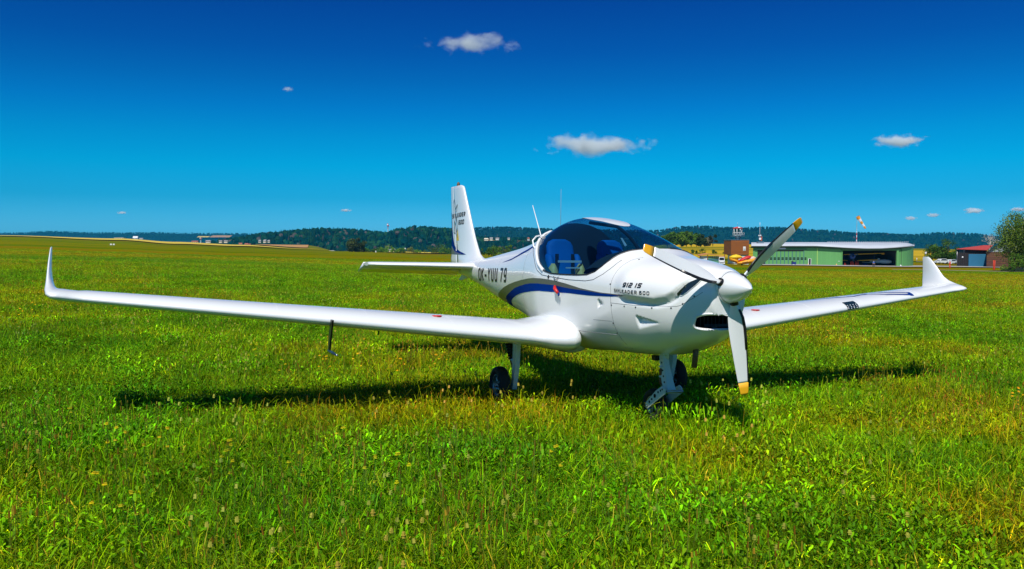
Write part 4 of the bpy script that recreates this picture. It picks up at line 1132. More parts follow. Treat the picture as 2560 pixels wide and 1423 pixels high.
def seat(yc):
    s_ = thing_part = None
    b = MB(); R_ = []
    prof = [(-.28, .17, 2.16), (-.1, .185, 2.20), (.08, .19, 2.25), (.16, .185, 2.28), (.20, .15, 2.29), (.24, .14, 2.305), (.31, .138, 2.325), (.35, .115, 2.335), (.375, .06, 2.34)]
    for z, w, s in prof:
        R_.append([(s + .05 * math.sin(a) * (1 if math.sin(a) > 0 else 1.0) - .012 * abs(math.cos(a)) ** 2, yc + w * math.copysign(abs(math.cos(a)) ** .6, math.cos(a)), z) for a in np.linspace(0, 2 * PI, 25)[:-1]])
    b.loft(R_, True, True); o = part(b, 'seat', M['seatblue'])
    for k in (1, -1):
        bo = MB(); Rb = []
        for z, w, s in ((-.28, .04, 2.10), (.0, .042, 2.16), (.14, .040, 2.21), (.215, .034, 2.245), (.235, .008, 2.26)):
            Rb.append([(s + .05 * math.sin(a), yc + k * .142 + w * math.cos(a), z) for a in np.linspace(0, 2 * PI, 13)[:-1]])
        bo.loft(Rb, True, True); part(bo, 'side_bolster', M['seatblue'], o)
        tb = MB(); Rb = []
        for z, w in ((-.26, .05), (.0, .054), (.09, .045), (.145, .012)):
            Rb.append([(2.06 + .28 * (z + .26) + .058 * math.sin(a), yc + k * .142 + w * math.cos(a), z) for a in np.linspace(0, 2 * PI, 13)[:-1]])
        tb.loft(Rb, True, True); part(tb, 'tan_trim', M['seattan'], o)
        part(MB().prism([(yc + k * .082 - .017, .235), (yc + k * .082 + .017, .235), (yc + k * .085 + .017, -.1), (yc + k * .085 - .017, -.1)], 'x', 2.19, 2.198), 'shoulder_belt', M['belt'], o)
    cu = MB(); cu.loft([[(s, yc + .2 * math.copysign(abs(math.cos(a)) ** .6, math.cos(a)), z0 + .06 * math.sin(a)) for a in np.linspace(0, 2 * PI, 17)[:-1]] for s, z0 in ((1.62, -.22), (1.68, -.19), (2.0, -.22), (2.15, -.24))], True, True)
    part(cu, 'seat_cushion', M['seattan'], o)
    return o
seat(.27); seat(-.27)
part(MB().box(2.10, 2.115, .14, .38, .155, .175).box(2.10, 2.115, .16, .30, .10, .112), 'chart_holder', mat('clear_plastic', (0.5, 0.55, 0.6), 0.2))
part(MB().tube([(1.62, .05, -.2), (1.58, .05, .05)], .014, 8), 'control_stick', M['black'])
for o in bpy.data.objects:
    if o.parent == plane and o.location.z == 0: o.location = (0, 0, HUB_H)

# ------------------------------------------------------------------ far hills and forests
M['hill'] = mat('wooded_hill_ground', (0.005, 0.028, 0.018), 0.95, var=0.4, vscale=0.01, spec=0.0)
M['forest'] = mat('forest_foliage', (1, 1, 1), 0.9, tint=True, spec=0.0)
M['leaf'] = mat('tree_leaves', (1, 1, 1), 0.55, tint=True, spec=0.2, trans=0.25)
M['bark'] = mat('bark', (0.10, 0.075, 0.05), 0.9, var=0.4, vscale=6)
M['palebark'] = mat('pale_bark', (0.50, 0.46, 0.40), 0.85, var=0.3, vscale=6)

def ridge(name, crest, D, depth, base_v, extra=0.0):
    """long hill whose crest is seen along the given bearings at distance D"""
    us = np.linspace(crest[0][0], crest[-1][0], 240)
    vs = np.interp(us, [c[0] for c in crest], [c[1] for c in crest])
    nz = vnoise(us, us * 0 + 5, 40, 21) - .5
    vs = vs + nz * 1.2
    rows = []
    prof = np.linspace(-1, 1, 25)
    for t in prof:
        Y = D + t * depth
        X = (us - 1280) / F_PX * D
        zc = EYE + D * (614.23 - vs) / F_PX - extra
        zb = EYE + D * (614.23 - base_v) / F_PX - 8
        k = math.cos(t * PI / 2) ** 1.1 if abs(t) < 1 else 0
        rows.append(np.stack([X, np.full_like(X, Y), zb + (zc - zb) * k], -1))
    V = np.concatenate(rows); nu = len(us); i = np.arange(len(prof) - 1)[:, None] * nu + np.arange(nu - 1)[None, :]
    Fc = np.stack([i, i + 1, i + 1 + nu, i + nu], -1).reshape(-1, 4)
    o = np_mesh(name, V, Fc, M['hill'], smooth=True, kind='structure')
    def height(u, t):
        v = np.interp(u, us, vs); zc = EYE + D * (614.23 - v) / F_PX - extra; zb = EYE + D * (614.23 - base_v) / F_PX - 8
        return (u - 1280) / F_PX * D, D + t * depth, zb + (zc - zb) * np.cos(t * PI / 2) ** 1.1
    return height

ICO_V = []
for a in range(3):
    for s1 in (-1, 1):
        for s2 in (-1.618, 1.618):
            v = [0, 0, 0]; v[a] = 0; v[(a + 1) % 3] = s1; v[(a + 2) % 3] = s2; ICO_V.append(v)
ICO_V = np.array(ICO_V, float) / 1.902
def ico_faces():
    f = []
    for i in range(12):
        for j in range(i + 1, 12):
            for k in range(j + 1, 12):
                d = [np.linalg.norm(ICO_V[a] - ICO_V[b]) for a, b in ((i, j), (j, k), (i, k))]
                if max(d) < 1.1:
                    n = np.cross(ICO_V[j] - ICO_V[i], ICO_V[k] - ICO_V[i])
                    f.append((i, j, k) if n @ ICO_V[i] > 0 else (i, k, j))
    return np.array(f)
ICO_F = ico_faces()
def forest(name, P, H, conif, label, cat, dead=0.04, shade=1.0):
    """many far trees in one mesh: cones in two tiers, or lumpy crowns"""
    V, Fc, T = [], [], []; base = 0
    r = np.random.default_rng(len(P))
    cols = np.array([(.002, .022, .016), (.003, .028, .018), (.006, .036, .016), (.010, .042, .015), (.002, .026, .022)])
    for p, h, c in zip(P, H, conif):
        col = cols[r.integers(5)] * r.uniform(.7, 1.4) * shade
        if r.random() < dead: col = np.array([.085, .07, .06]) * r.uniform(.5, 1)
        if c:
            n = 6; a = r.uniform(0, 6) + np.arange(n) * 2 * PI / n
            for (z0, z1, w) in ((.05, .6, .23), (.35, 1.0, .15)):
                ww = w * h * r.uniform(.8, 1.15, n)
                V.append(np.stack([p[0] + np.cos(a) * ww, p[1] + np.sin(a) * ww, np.full(n, p[2] + z0 * h)], -1)); V.append(np.array([[p[0], p[1], p[2] + z1 * h]]))
                Fc.append(np.stack([base + np.arange(n), base + (np.arange(n) + 1) % n, np.full(n, base + n)], -1)); T.append(np.repeat(col[None] * r.uniform(.85, 1.15, (n + 1, 1)), 1, 0)); base += n + 1
        else:
            for q in range(2):
                v = ICO_V * r.uniform(.75, 1.2, (12, 1)) * np.array([.30, .30, .42 if q == 0 else .3]) * h
                off = np.array([0, 0, .55 * h]) if q == 0 else np.array([r.uniform(-.25, .25) * h, r.uniform(-.25, .0) * h, r.uniform(.3, .7) * h])
                V.append(v + p + off); Fc.append(ICO_F + base); T.append(col[None] * r.uniform(.8, 1.25, (12, 1)) * (1.25 if q == 0 else 1.1)); base += 12
    return tag(np_mesh(name, np.concatenate(V), np.concatenate(Fc), M['forest'], tint=np.concatenate(T), kind='stuff'), label, cat)

h_far = ridge('far_ridge', [(-900, 592), (-300, 588), (0, 585), (70, 584), (110, 581), (150, 580.5), (190, 583), (300, 584.5), (400, 583.5), (480, 585), (560, 586), (640, 587), (720, 586), (900, 588)], 6500, 700, 626)
h_farr = ridge('far_ridge', [(1000, 578), (1190, 574), (1230, 572), (1285, 572.5), (1340, 576.5), (1420, 579), (1640, 581), (1668, 578), (1700, 572), (1740, 570), (1792, 572), (1830, 575), (1900, 573), (1960, 573.5), (1990, 578), (2060, 581), (2120, 586), (2165, 587), (2230, 590), (2282, 592), (2330, 587.5), (2370, 586), (2420, 589), (2465, 597), (2520, 599), (2600, 600), (3100, 590), (3500, 592), (4200, 588), (4900, 594)], 4600, 620, 630)
h_mid = ridge('wooded_hill', [(560, 622), (590, 607), (625, 604), (655, 598), (700, 592), (745, 587), (785, 584), (830, 583), (880, 585), (925, 589), (960, 591), (985, 589), (1005, 583), (1040, 579), (1070, 579), (1110, 583), (1150, 590), (1190, 602), (1260, 606), (1340, 607), (1420, 612), (1500, 622)], 2050, 300, 634, extra=4)

def scatter_on(hf, u0, u1, t0, t1, n, seed):
    r = np.random.default_rng(seed); u = r.uniform(u0, u1, n); t = r.uniform(t0, t1, n)
    x, y, z = hf(u, t); return np.stack([x, y, z - .5], -1), r
P, r = scatter_on(h_mid, 575, 1480, -.97, .2, 5200, 31)
forest('hillside_forest', P, r.uniform(11, 21, len(P)), r.random(len(P)) < .58, 'mixed dark conifers and broadleaf trees covering the nearer wooded hill', 'forest', .05)
P, r = scatter_on(h_farr, 990, 4800, -.95, .12, 14000, 32)
forest('hillside_forest', P, r.uniform(11, 18, len(P)), r.random(len(P)) < .6, 'dark blue forest covering the long far ridge on the right', 'forest', .02, .8)
P, r = scatter_on(h_far, -800, 880, -.95, .12, 5200, 33)
forest('hillside_forest', P, r.uniform(9, 14, len(P)), r.random(len(P)) < .6, 'dark blue forest covering the distant low ridge on the left', 'forest', .0, .8)
# open fields lying on the far slopes
def hill_field(hf, u0, u1, t0, t1, m, lift):
    us = np.linspace(u0, u1, 14); V = []
    for t in np.linspace(t0, t1, 6):
        x, y, z = hf(us, t + 0 * us); V.append(np.stack([x, y, z + lift], -1))
    i = np.arange(5)[:, None] * 14 + np.arange(13)[None, :]
    np_mesh('hill_field', np.concatenate(V), np.stack([i, i + 1, i + 15, i + 14], -1).reshape(-1, 4), m, kind='structure')
hill_field(h_far, 565, 612, -.50, -.40, M['stubble'], 15); hill_field(h_far, 535, 562, -.50, -.44, M['wheat'], 15)
hill_field(h_mid, 1212, 1250, -.35, -.28, M['stubble'], 12); hill_field(h_mid, 1290, 1325, -.4, -.33, M['stubble'], 12)

# ------------------------------------------------------------------ single trees and bushes
def tree(name, u, Y, height, width, n, leaf, cols, label, group=None, trunk_h=.25, bark='bark', seed=1, shape='round', cat='tree', base=None, droop=0.0, limbs=7):
    r = np.random.default_rng(seed)
    b = base or spot(u, Y)
    t = thing(name, label, cat, b, 0, group)
    tr = MB(); h = height
    tr.tube([(0, 0, -.3), (r.uniform(-.02, .02) * h, 0, h * .3), (r.uniform(-.03, .03) * h, 0, h * .6), (0, 0, h * .86)], [h * .022 + .03, h * .017 + .02, h * .011 + .01, .01], 7)
    for k in range(limbs):
        z0 = h * r.uniform(trunk_h, .65); a = r.uniform(0, 6.28); L = width * r.uniform(.22, .42)
        tr.tube([(0, 0, z0), (math.cos(a) * L * .5, math.sin(a) * L * .5, z0 + h * .10), (math.cos(a) * L, math.sin(a) * L, z0 + h * r.uniform(.12, .26))], [h * .009 + .01, h * .006 + .008, .005], 5)
    tr.build('trunk', M[bark], t)
    nc = max(9, int(n / 90)); V, Fc, T = [], [], []
    # clump centres through the crown volume
    C = []
    while len(C) < nc:
        p = r.uniform(-1, 1, 3)
        if shape == 'round': ok = (p ** 2).sum() < 1
        elif shape == 'cone': ok = math.hypot(p[0], p[1]) < (1 - p[2]) * .5 + .08
        else: ok = (p[0] ** 2 + p[1] ** 2) < 1 - max(0, p[2]) ** 2 * .8
        if ok and (p ** 2).sum() > .12: C.append(p)
    C = np.array(C)
    lo = h * trunk_h * .8
    cz = lo + (C[:, 2] * .5 + .5) * (h - lo) * .94
    cc = np.stack([C[:, 0] * width / 2 * .86, C[:, 1] * width / 2 * .86, cz], -1)
    rad = width * (r.uniform(.17, .28, nc) if limbs < 5 else r.uniform(.10, .19, nc))
    k = r.integers(0, nc, n)
    d = r.normal(0, 1, (n, 3)); d /= np.linalg.norm(d, axis=1)[:, None]
    pos = cc[k] + d * (rad[k] * r.uniform(.45, 1.05, n))[:, None] * np.array([1, 1, .8])
    if droop: pos[:, 2] -= droop * r.random(n) ** 3 * h
    pos[:, 2] = np.maximum(pos[:, 2], .05)
    nrm = d * .6 + r.normal(0, .6, (n, 3)) + np.array([0, 0, .35]); nrm /= np.linalg.norm(nrm, axis=1)[:, None]
    ref = r.normal(0, 1, (n, 3)); a = np.cross(nrm, ref); a /= np.linalg.norm(a, axis=1)[:, None]; bb = np.cross(nrm, a)
    s = leaf * r.uniform(.6, 1.3, n)[:, None]
    Vq = np.stack([pos - a * s, pos - bb * s * .55, pos + a * s, pos + bb * s * .55], 1).reshape(-1, 3)
    Fq = np.arange(4 * n).reshape(n, 4)
    cols = np.array(cols); clump = cols[r.integers(0, len(cols), nc)] * r.uniform(.7, 1.3, (nc, 1))
    tq = np.repeat(clump[k] * r.uniform(.75, 1.3, (n, 1)), 4, 0)
    np_mesh('crown', Vq, Fq, M['leaf'], t, tint=tq)
    return t
DK = [(.020, .048, .010), (.030, .062, .012), (.042, .078, .014)]
MD = [(.035, .105, .008), (.055, .14, .010), (.085, .17, .014)]
LT = [(.065, .155, .010), (.095, .20, .014), (.13, .22, .02)]
OL = [(.07, .10, .014), (.10, .125, .02), (.13, .14, .03)]
tree('round_tree', 889, 560, 8.6, 15.5, 2600, .55, [(.030, .05, .010), (.045, .066, .013), (.06, .08, .018)], 'broad dark green tree standing alone at the edge of the meadow', trunk_h=.06, seed=3, shape='dome')
gt = 'trees of the grove behind the windscreen'
for k, (u, Yd, hh, ww, cl) in enumerate([(1668, 560, 8.5, 9, MD), (1688, 575, 10.5, 10, MD), (1704, 555, 9.5, 9, LT), (1716, 580, 11.8, 10, MD), (1728, 560, 10.0, 9, LT), (1741, 575, 9.4, 9, MD), (1752, 560, 8.0, 8, DK), (1762, 565, 6.8, 7, OL)]):
    b = list(bearing(u, 612.5 + .3 * k * .3, Yd)); b[2] -= .8
    lab = ['leftmost leafy tree of the grove, half hidden by the windscreen', 'second leafy tree from the left in the grove', 'light green tree third from the left in the grove', 'tallest tree of the grove, in its middle', 'light green tree just right of the tallest grove tree', 'rounded mid green tree sixth from the left in the grove', 'dark tree seventh from the left in the grove', 'low olive tree at the right end of the grove'][k]
    tree('leafy_tree', u, Yd, hh, ww, 3000, .52, cl, lab, gt, trunk_h=.08, seed=40 + k, base=b)
b = list(bearing(1782, 614.5, 540)); tree('spruce_tree', 1782, 540, 7.8, 6.2, 1600, .40, [(.016, .032, .010), (.022, .042, .012), (.05, .05, .02)], 'dark spruce standing apart at the right of the grove', trunk_h=.05, seed=60, base=b, shape='dome')
b = list(bearing(1772, 614, 545)); tree('dry_tree', 1772, 545, 5.6, 3.2, 220, .3, [(.20, .19, .14)], 'thin greyish dry tree between the grove and the dark spruce', trunk_h=.2, seed=61, base=b, bark='palebark')
gb = 'bushes along the far edge of the meadow'
BU = [(918, 630.5, 5, MD, 600), (935, 631, 4, MD, 600), (952, 631.5, 7, MD, 620), (968, 631.5, 8, LT, 640), (985, 632, 6, MD, 640), (1003, 632, 7, MD, 640), (1028, 632.5, 7, OL, 660), (1043, 633, 6, MD, 660), (1078, 634, 10, DK, 660), (1097, 635, 11, DK, 650), (1112, 635.5, 10, MD, 640), (1126, 636, 8, MD, 640)]
BT = ['a white post', 'the low white sheds', 'the pale wheat strip', 'the fin of the aircraft']
ordn = ['first', 'second', 'third', 'fourth', 'fifth', 'sixth', 'seventh', 'eighth', 'ninth', 'tenth', 'eleventh', 'twelfth']
for k, (u, v, w, cl, Yd) in enumerate(BU):
    b = list(bearing(u, v, Yd)); tree('bush', u, Yd, w * .58, w * 1.1, 520, .45, [tuple(1.5 * q for q in c3) for c3 in cl], '%s %s bush from the left in the hedge beyond the meadow' % (ordn[k], 'dark' if cl is DK else 'olive' if cl is OL else 'green'), gb, trunk_h=.0, seed=70 + k, base=b, cat='bush', limbs=3, shape='dome')
gc = 'bushes seen between the fin and the canopy'
for k, (u, v, Yd, hh, ww, cl) in enumerate([(1203, 637, 330, 2.6, 3.0, MD), (1222, 640, 300, 3.2, 3.8, MD), (1234, 640, 290, 4.4, 4.6, MD), (1245, 640, 300, 3.6, 3.8, LT), (1258, 636, 340, 3.4, 4.2, OL), (1272, 630, 360, 3.2, 4.0, LT)]):
    b = list(bearing(u, v, Yd)); tree('bush', u, Yd, hh, ww, 420, .22, cl, '%s bush from the left between the fin and the canopy' % ordn[k], gc, trunk_h=.0, seed=90 + k, base=b, cat='bush', limbs=3, shape='dome')
gd = 'bushes by the parked cars'
for k, (u, v, Yd, hh, ww, cl, lab) in enumerate([(2331, 648, 285, 4.9, 5.4, MD, 'left of the two big bushes behind the parked cars'), (2352, 648, 287, 4.0, 4.2, DK, 'low dark bush between the two big bushes by the cars'), (2371, 649, 285, 6.6, 6.0, MD, 'tallest bush behind the parked cars, left of the barn'), (2390, 650, 283, 4.4, 4.2, MD, 'green bush at the left corner of the dark barn')]):
    b = list(bearing(u, v, Yd)); tree('bush', u, Yd, hh, ww, 2600, .22, cl, lab, gd, trunk_h=.0, seed=100 + k, base=b, cat='bush', limbs=4, shape='dome')
ge = 'small bushes in the golden field'
for k, (u, v, Yd, hh, ww) in enumerate([(1732, 633, 320, 1.3, 2.0), (1743, 634, 318, 1.0, 1.6), (1757, 633, 322, 1.9, 2.6), (1788, 634, 322, 1.6, 2.4), (1815, 634, 322, 1.1, 2.4), (1827, 633, 260, 1.7, 1.5)]):
    b = list(bearing(u, v, Yd)); tree('bush', u, Yd, hh, ww, 260, .2, MD if k < 5 else [(.05, .10, .07)], '%s small bush from the left in the golden field behind the shed' % ordn[k], ge, trunk_h=.0, seed=110 + k, base=b, cat='bush', limbs=2, shape='dome')
b = list(bearing(2556, 672, 178)); tree('birch_tree', 2562, 178, 12.6, 11.4, 24000, .16, [(.10, .175, .010), (.14, .215, .014), (.20, .26, .03), (.08, .14, .012)], 'big light green birch at the right edge of the photo', trunk_h=.16, seed=120, base=b, bark='palebark', droop=.10, limbs=16)
b = list(bearing(2536, 674, 172)); tree('bush', 2536, 172, 3.9, 4.8, 1800, .16, LT, 'bright green bush under the birch in front of the barn', None, trunk_h=.0, seed=121, base=b, cat='bush', shape='dome')
# leafless tree behind the barn
b = bearing(2472, 640, 255); bt = thing('bare_tree', 'leafless pale tree rising behind the red barn roof', 'tree', b)
tb = MB(); r = np.random.default_rng(5)
def twig(p, d, L, rr_, dep):
    q = p + d * L; tb.tube([p, (p + q) / 2 + Vector(r.normal(0, .05 * L, 3)), q], [rr_, rr_ * .8, rr_ * .6], 5)
    if dep > 0:
        for _ in range(3):
            dd = (d + Vector(r.normal(0, .42, 3))).normalized(); dd.z = abs(dd.z); twig(q, dd, L * r.uniform(.55, .8), rr_ * .6, dep - 1)
for k in range(4): twig(Vector((0, 0, 0)), Vector((r.uniform(-.35, .45), r.uniform(-.2, .2), 1)).normalized(), 2.6, .12, 3)
tb.build('trunk', M['palebark'], bt)

# ------------------------------------------------------------------ hangar
M['hgreen'] = mat('green_cladding', (0.115, 0.34, 0.10), 0.55, var=0.06, vscale=.6, stretch=(3, 3, .2))
M['hroof'] = mat('pale_metal_roof', (0.47, 0.50, 0.56), 0.5, var=0.06, vscale=.5)
M['htrim'] = mat('dark_green_trim', (0.02, 0.07, 0.035), 0.6)
M['hpost'] = mat('blue_grey_steel', (0.05, 0.13, 0.19), 0.5)
M['pane'] = mat('dark_window_glass', (0.012, 0.02, 0.025), 0.15)
M['lime'] = mat('light_green_pipe', (0.33, 0.55, 0.13), 0.5)
M['signwhite'] = mat('white_board', (0.75, 0.76, 0.78), 0.5)
M['brick'] = mat('brown_cladding', (0.30, 0.088, 0.010), 0.75, var=0.15, vscale=1.2, stretch=(.3, .3, 3))
HY = 228.0
def W3(u, v, Y=HY): return bearing(u, v, Y)
hb = W3(1882, 661.5); hangar = thing('hangar', 'long green hangar with pale metal roof and open doorway on the right', 'hangar', hb)
def L(u, v, Y=HY):
    p = W3(u, v, Y); return (p[0] - hb[0], p[1] - hb[1], p[2] - hb[2])
def hpart(mb, name, m, parent=None): return mb.build(name, m, parent or hangar)
zb = -.9
def wy(u):                               # plan of the facade by bearing: straight, then bowed out and round the right corner
    return float(np.interp(u, [1882, 2042.5, 2080, 2120, 2165, 2220, 2245, 2258, 2268, 2276, 2281, 2283], [0, 0, -1.0, -1.7, -2.0, -1.8, -1.2, -.5, .6, 2.2, 4.4, 7.0]))
def wx(u): return L(u, 660, HY + wy(u))[0]
def ez(u): return L(u, float(np.interp(u, [1882, 1960, 2042, 2080, 2120, 2165, 2200, 2230, 2255, 2272, 2283], [614.5, 614.5, 614.5, 616.5, 619.0, 620.6, 620.4, 618.8, 616.8, 615.4, 614.6])), HY + wy(u))[2]
xl, xs, xe = wx(1882), wx(2042.5), wx(2283)
dox0, dox1 = wx(2105), wx(2241); doz = L(2170, 626.5, HY - 2)[2]
def wall_y(x): return wy(np.interp(x, [wx(u) for u in range(1882, 2284)], range(1882, 2284)))
wl_ = MB()
usA = sorted(set(list(np.linspace(1882, 2042.5, 5)) + list(np.linspace(2042.5, 2258, 30)) + list(np.linspace(2258, 2283, 22)) + [2105, 2241]))
for a, b in zip(usA[:-1], usA[1:]):
    lo = doz if (a >= 2105 - 1e-6 and b <= 2241 + 1e-6) else zb
    wl_.add([(wx(a), wy(a), lo), (wx(b), wy(b), lo), (wx(b), wy(b), ez(b)), (wx(a), wy(a), ez(a))], [(0, 1, 2, 3)], True)
wl_.add([(xe, wy(2283), zb), (xe - .4, 16, zb), (xe - .4, 16, ez(2283)), (xe, wy(2283), ez(2283))], [(0, 1, 2, 3)])
wl_.add([(xl, 0, zb), (xl + 4.3, 14, zb), (xl + 4.3, 14, ez(1882)), (xl, 0, ez(1882))], [(3, 2, 1, 0)])
wallo = hpart(wl_, 'wall', M['hgreen'])
rf = MB(); rr = []
for u_ in list(np.linspace(1878, 2255, 50)) + list(np.linspace(2257, 2285, 16)):
    uc = min(max(u_, 1882), 2283); e = ez(uc); y0 = wy(uc) - .9; x = L(u_, 660, HY + y0)[0]
    zt_ = L(u_, float(np.interp(u_, [1870, 2000, 2250, 2268, 2278, 2285], [606.3, 605.6, 606.2, 607.6, 609.8, 613.0])), HY + 12)[2]
    X2 = L(u_, 606, HY + 12)[0]; X3 = L(u_, 606, HY + 26)[0]
    rr.append([(x, y0, e - .10), (x, y0, e + .16), ((x + X2) / 2, max(y0 + .5, (y0 + 12) / 2), e + .16 + (zt_ - e) * .5), (X2, max(12, y0 + 1), zt_), (X3, 26, zt_ - .4)])
rf.loft(rr, closed=False); roof = hpart(rf, 'roof', M['hroof'])
sof = MB(); sof.loft([[(p[0][0], p[0][1] + .02, p[0][2] - .004), (p[0][0], p[0][1] + .85, p[0][2] - .55)] for p in rr], closed=False); hpart(sof, 'eave_trim', M['htrim'], roof)
rib = MB()
for u_ in np.linspace(2070, 2270, 44):
    p = L(u_, 605.6, HY + 12); rib.box(p[0] - .05, p[0] + .05, 11.9, 12.1, p[2] - .1, p[2] + .22)
hpart(rib, 'roof_seams', M['hroof'], roof)['kind'] = 'stuff'
# interior of the open bay
inn = MB(); x0, x1 = dox0 - 3, dox1 + 1.5
inn.add([(x0, 14, zb), (x1, 14, zb), (x1, 14, doz + .4), (x0, 14, doz + .4)], [(0, 1, 2, 3)])
inn.add([(x0, 0, zb), (x0, 14, zb), (x0, 14, doz + .4), (x0, -1, doz + .4)], [(3, 2, 1, 0)]); inn.add([(x1, -1, zb), (x1, 14, zb), (x1, 14, doz + .4), (x1, -1, doz + .4)], [(0, 1, 2, 3)])
inn.add([(x0, -1.2, doz + .4), (x1, -1.2, doz + .4), (x1, 14, doz + .4), (x0, 14, doz + .4)], [(0, 1, 2, 3)])
hpart(inn, 'interior', mat('dim_interior', (0.12, 0.13, 0.14), 0.9))
fr = MB(); ya, yb = wall_y(dox0), wall_y(dox1)
fr.box(dox0 - .18, dox0 + .06, ya - .12, ya + .3, zb, doz); fr.box(dox1 - .06, dox1 + .5, yb - .25, yb + .3, zb, doz)
hpart(fr, 'door_jambs', M['hgreen'], wallo)
# folding door of tall leaves, each with a two-pane window
track = MB(); track.box(L(1895, 0)[0], L(2026, 0)[0], -.30, -.02, L(0, 625.4)[2], L(0, 624.0)[2]); hpart(track, 'door_track', M['htrim'])
track2 = MB(); track2.box(L(1943, 0)[0], L(2018, 0)[0], -.26, -.02, L(0, 628.2)[2], L(0, 625.6)[2]); hpart(track2, 'door_rail', M['dark'])
gap = MB(); gap.box(L(1902, 0)[0], L(1921, 0)[0], -.04, .02, zb, L(0, 624.6)[2]); hpart(gap, 'door_opening', M['dark'])
leaf_us = [1921.2 + 9.78 * k for k in range(11)]
for k, u in enumerate(leaf_us):
    xa = L(u + .9, 0)[0]; xb = L(u + 8.9 if k < 10 else u + 7, 0)[0]
    lf = MB(); lf.box(xa, xb, -.20, -.12, L(0, 660.3)[2], L(0, 628 if k < 10 else 627)[2]); lo = hpart(lf, 'door_leaf', M['hgreen'])
    for va, vb in ((643.6, 646.2), (646.9, 649.8)):
        pn = MB(); pn.box(L(u + 2, 0)[0], L(u + 7.8, 0)[0] if k < 10 else L(u + 6.6, 0)[0], -.225, -.203, L(0, vb)[2], L(0, va)[2]); hpart(pn, 'pane', M['pane'], lo)
    if k < 11:
        po = MB(); po.box(L(u - .9, 0)[0], L(u + .75, 0)[0], -.19, -.10, L(0, 660.3)[2], L(0, 627.6)[2]); hpart(po, 'door_post', M['hpost'])
sk = MB(); sk.box(L(1896, 0)[0], L(2026, 0)[0], -.30, -.06, zb, L(0, 660.4)[2]); hpart(sk, 'door_sill', M['asphalt'])
pd = MB(); pd.box(L(2031, 0)[0], L(2038.2, 0)[0], -.06, .0, L(0, 662)[2], L(0, 646.5)[2]); dfo = hpart(pd, 'side_door', M['signwhite'])
pd = MB(); pd.box(L(2032.4, 0)[0], L(2037, 0)[0], -.10, -.065, L(0, 662)[2], L(0, 647.2)[2]); hpart(pd, 'doorway', M['dark'], dfo)
dp = MB(); dp.box(xs - .10, xs + .10, -.16, -.02, zb, L(0, 613.2)[2]); hpart(dp, 'downpipe', M['lime'])
sg = MB(); sg.box(L(1945, 0)[0], L(1973, 0)[0], -.14, -.05, L(0, 623.2)[2], L(0, 613.8)[2]); sgo = hpart(sg, 'signboard', M['signwhite'])
sx0, sx1 = L(1949.5, 0)[0], L(1952.5, 0)[0]; q = MB(); q.add([(sx0, -.15, L(0, 619.6)[2]), (sx1, -.15, L(0, 619.9)[2]), (sx1, -.15, L(0, 615)[2]), (sx0, -.15, L(0, 616.2)[2])], [(0, 1, 2, 3)])
hpart(q, 'sign_flame', mat('orange_print', (0.7, 0.15, 0.05), 0.5), sgo)
# lettering on the board is only a blurred dark-blue word in the photograph: short blocks stand for its letters
q = MB()
for k in range(6):
    xa = L(1955 + 2.7 * k, 0)[0]; xb = L(1957.0 + 2.7 * k, 0)[0]; zz = L(0, 619.6)[2]; zt_ = L(0, 615.6 + .25 * (k % 2))[2]
    q.add([(xa, -.152, zz), (xa + .07, -.152, zz), (xa + .07, -.152, zt_), (xa, -.152, zt_)], [(0, 1, 2, 3)])
    q.add([(xa + .075, -.152, zt_ - .08), (xb, -.152, zt_ - .08), (xb, -.152, zt_), (xa + .075, -.152, zt_)], [(0, 1, 2, 3)])
    q.add([(xa + .075, -.152, zz + .16), (xb, -.152, zz + .16), (xb, -.152, zz + .24), (xa + .075, -.152, zz + .24)], [(0, 1, 2, 3)])
hpart(q, 'sign_lettering', M['blue'], sgo)
lamps_ = MB()
for u in (2174, 2180): lamps_.box(L(u - 1, 0)[0], L(u + 1, 0)[0], -2.6, -2.1, L(0, 622.6)[2], L(0, 619.6)[2])
hpart(lamps_, 'floodlight', M['steel'])
for u, v in ((2097, 653), (2244, 654.5), (2024, 651)):
    q = MB(); x = wx(u); y = wy(u); q.box(x - .18, x + .18, y - .09, y - .02, L(u, v + .6)[2], L(u, v - .6)[2]); hpart(q, 'wall_lamp', M['signwhite'])
# dishes and red box on the roof
db = L(1896, 604.5, HY + 6); dsh = MB()
dt = thing('satellite_dishes', 'white dish aerials and red box on the left end of the hangar roof', 'aerial', (hb[0] + db[0], hb[1] + db[1], hb[2] + db[2]))
k_ = (HY + 6) / F_PX
MB().box(-.2, 1.5, 0, 1.2, -.5, .0).build('platform', M['steel'], dt)
for (du, dv, rr_) in ((5.5, 9, 2.9), (2.6, 16.5, 1.6), (6.6, 16.8, 1.9)): MB().lathe([(.0, rr_ * k_), (.06, rr_ * k_), (.18, .05)], ((du - 2) * k_, -.2, dv * k_ - .1), (0, 1, .05), 20).build('dish', M['signwhite'], dt)
MB().box(4.8 * k_, 9.5 * k_, .1, .7, 2 * k_, 13 * k_).build('box', mat('red_box', (0.42, 0.09, 0.04), 0.6), dt)
MB().tube([(4 * k_, .3, 0), (4 * k_, .3, 36 * k_)], [.03, .03], 6).tube([(4 * k_, .3, 36 * k_), (4 * k_, .3, 48 * k_)], .05, 6).build('mast', M['signwhite'], dt)

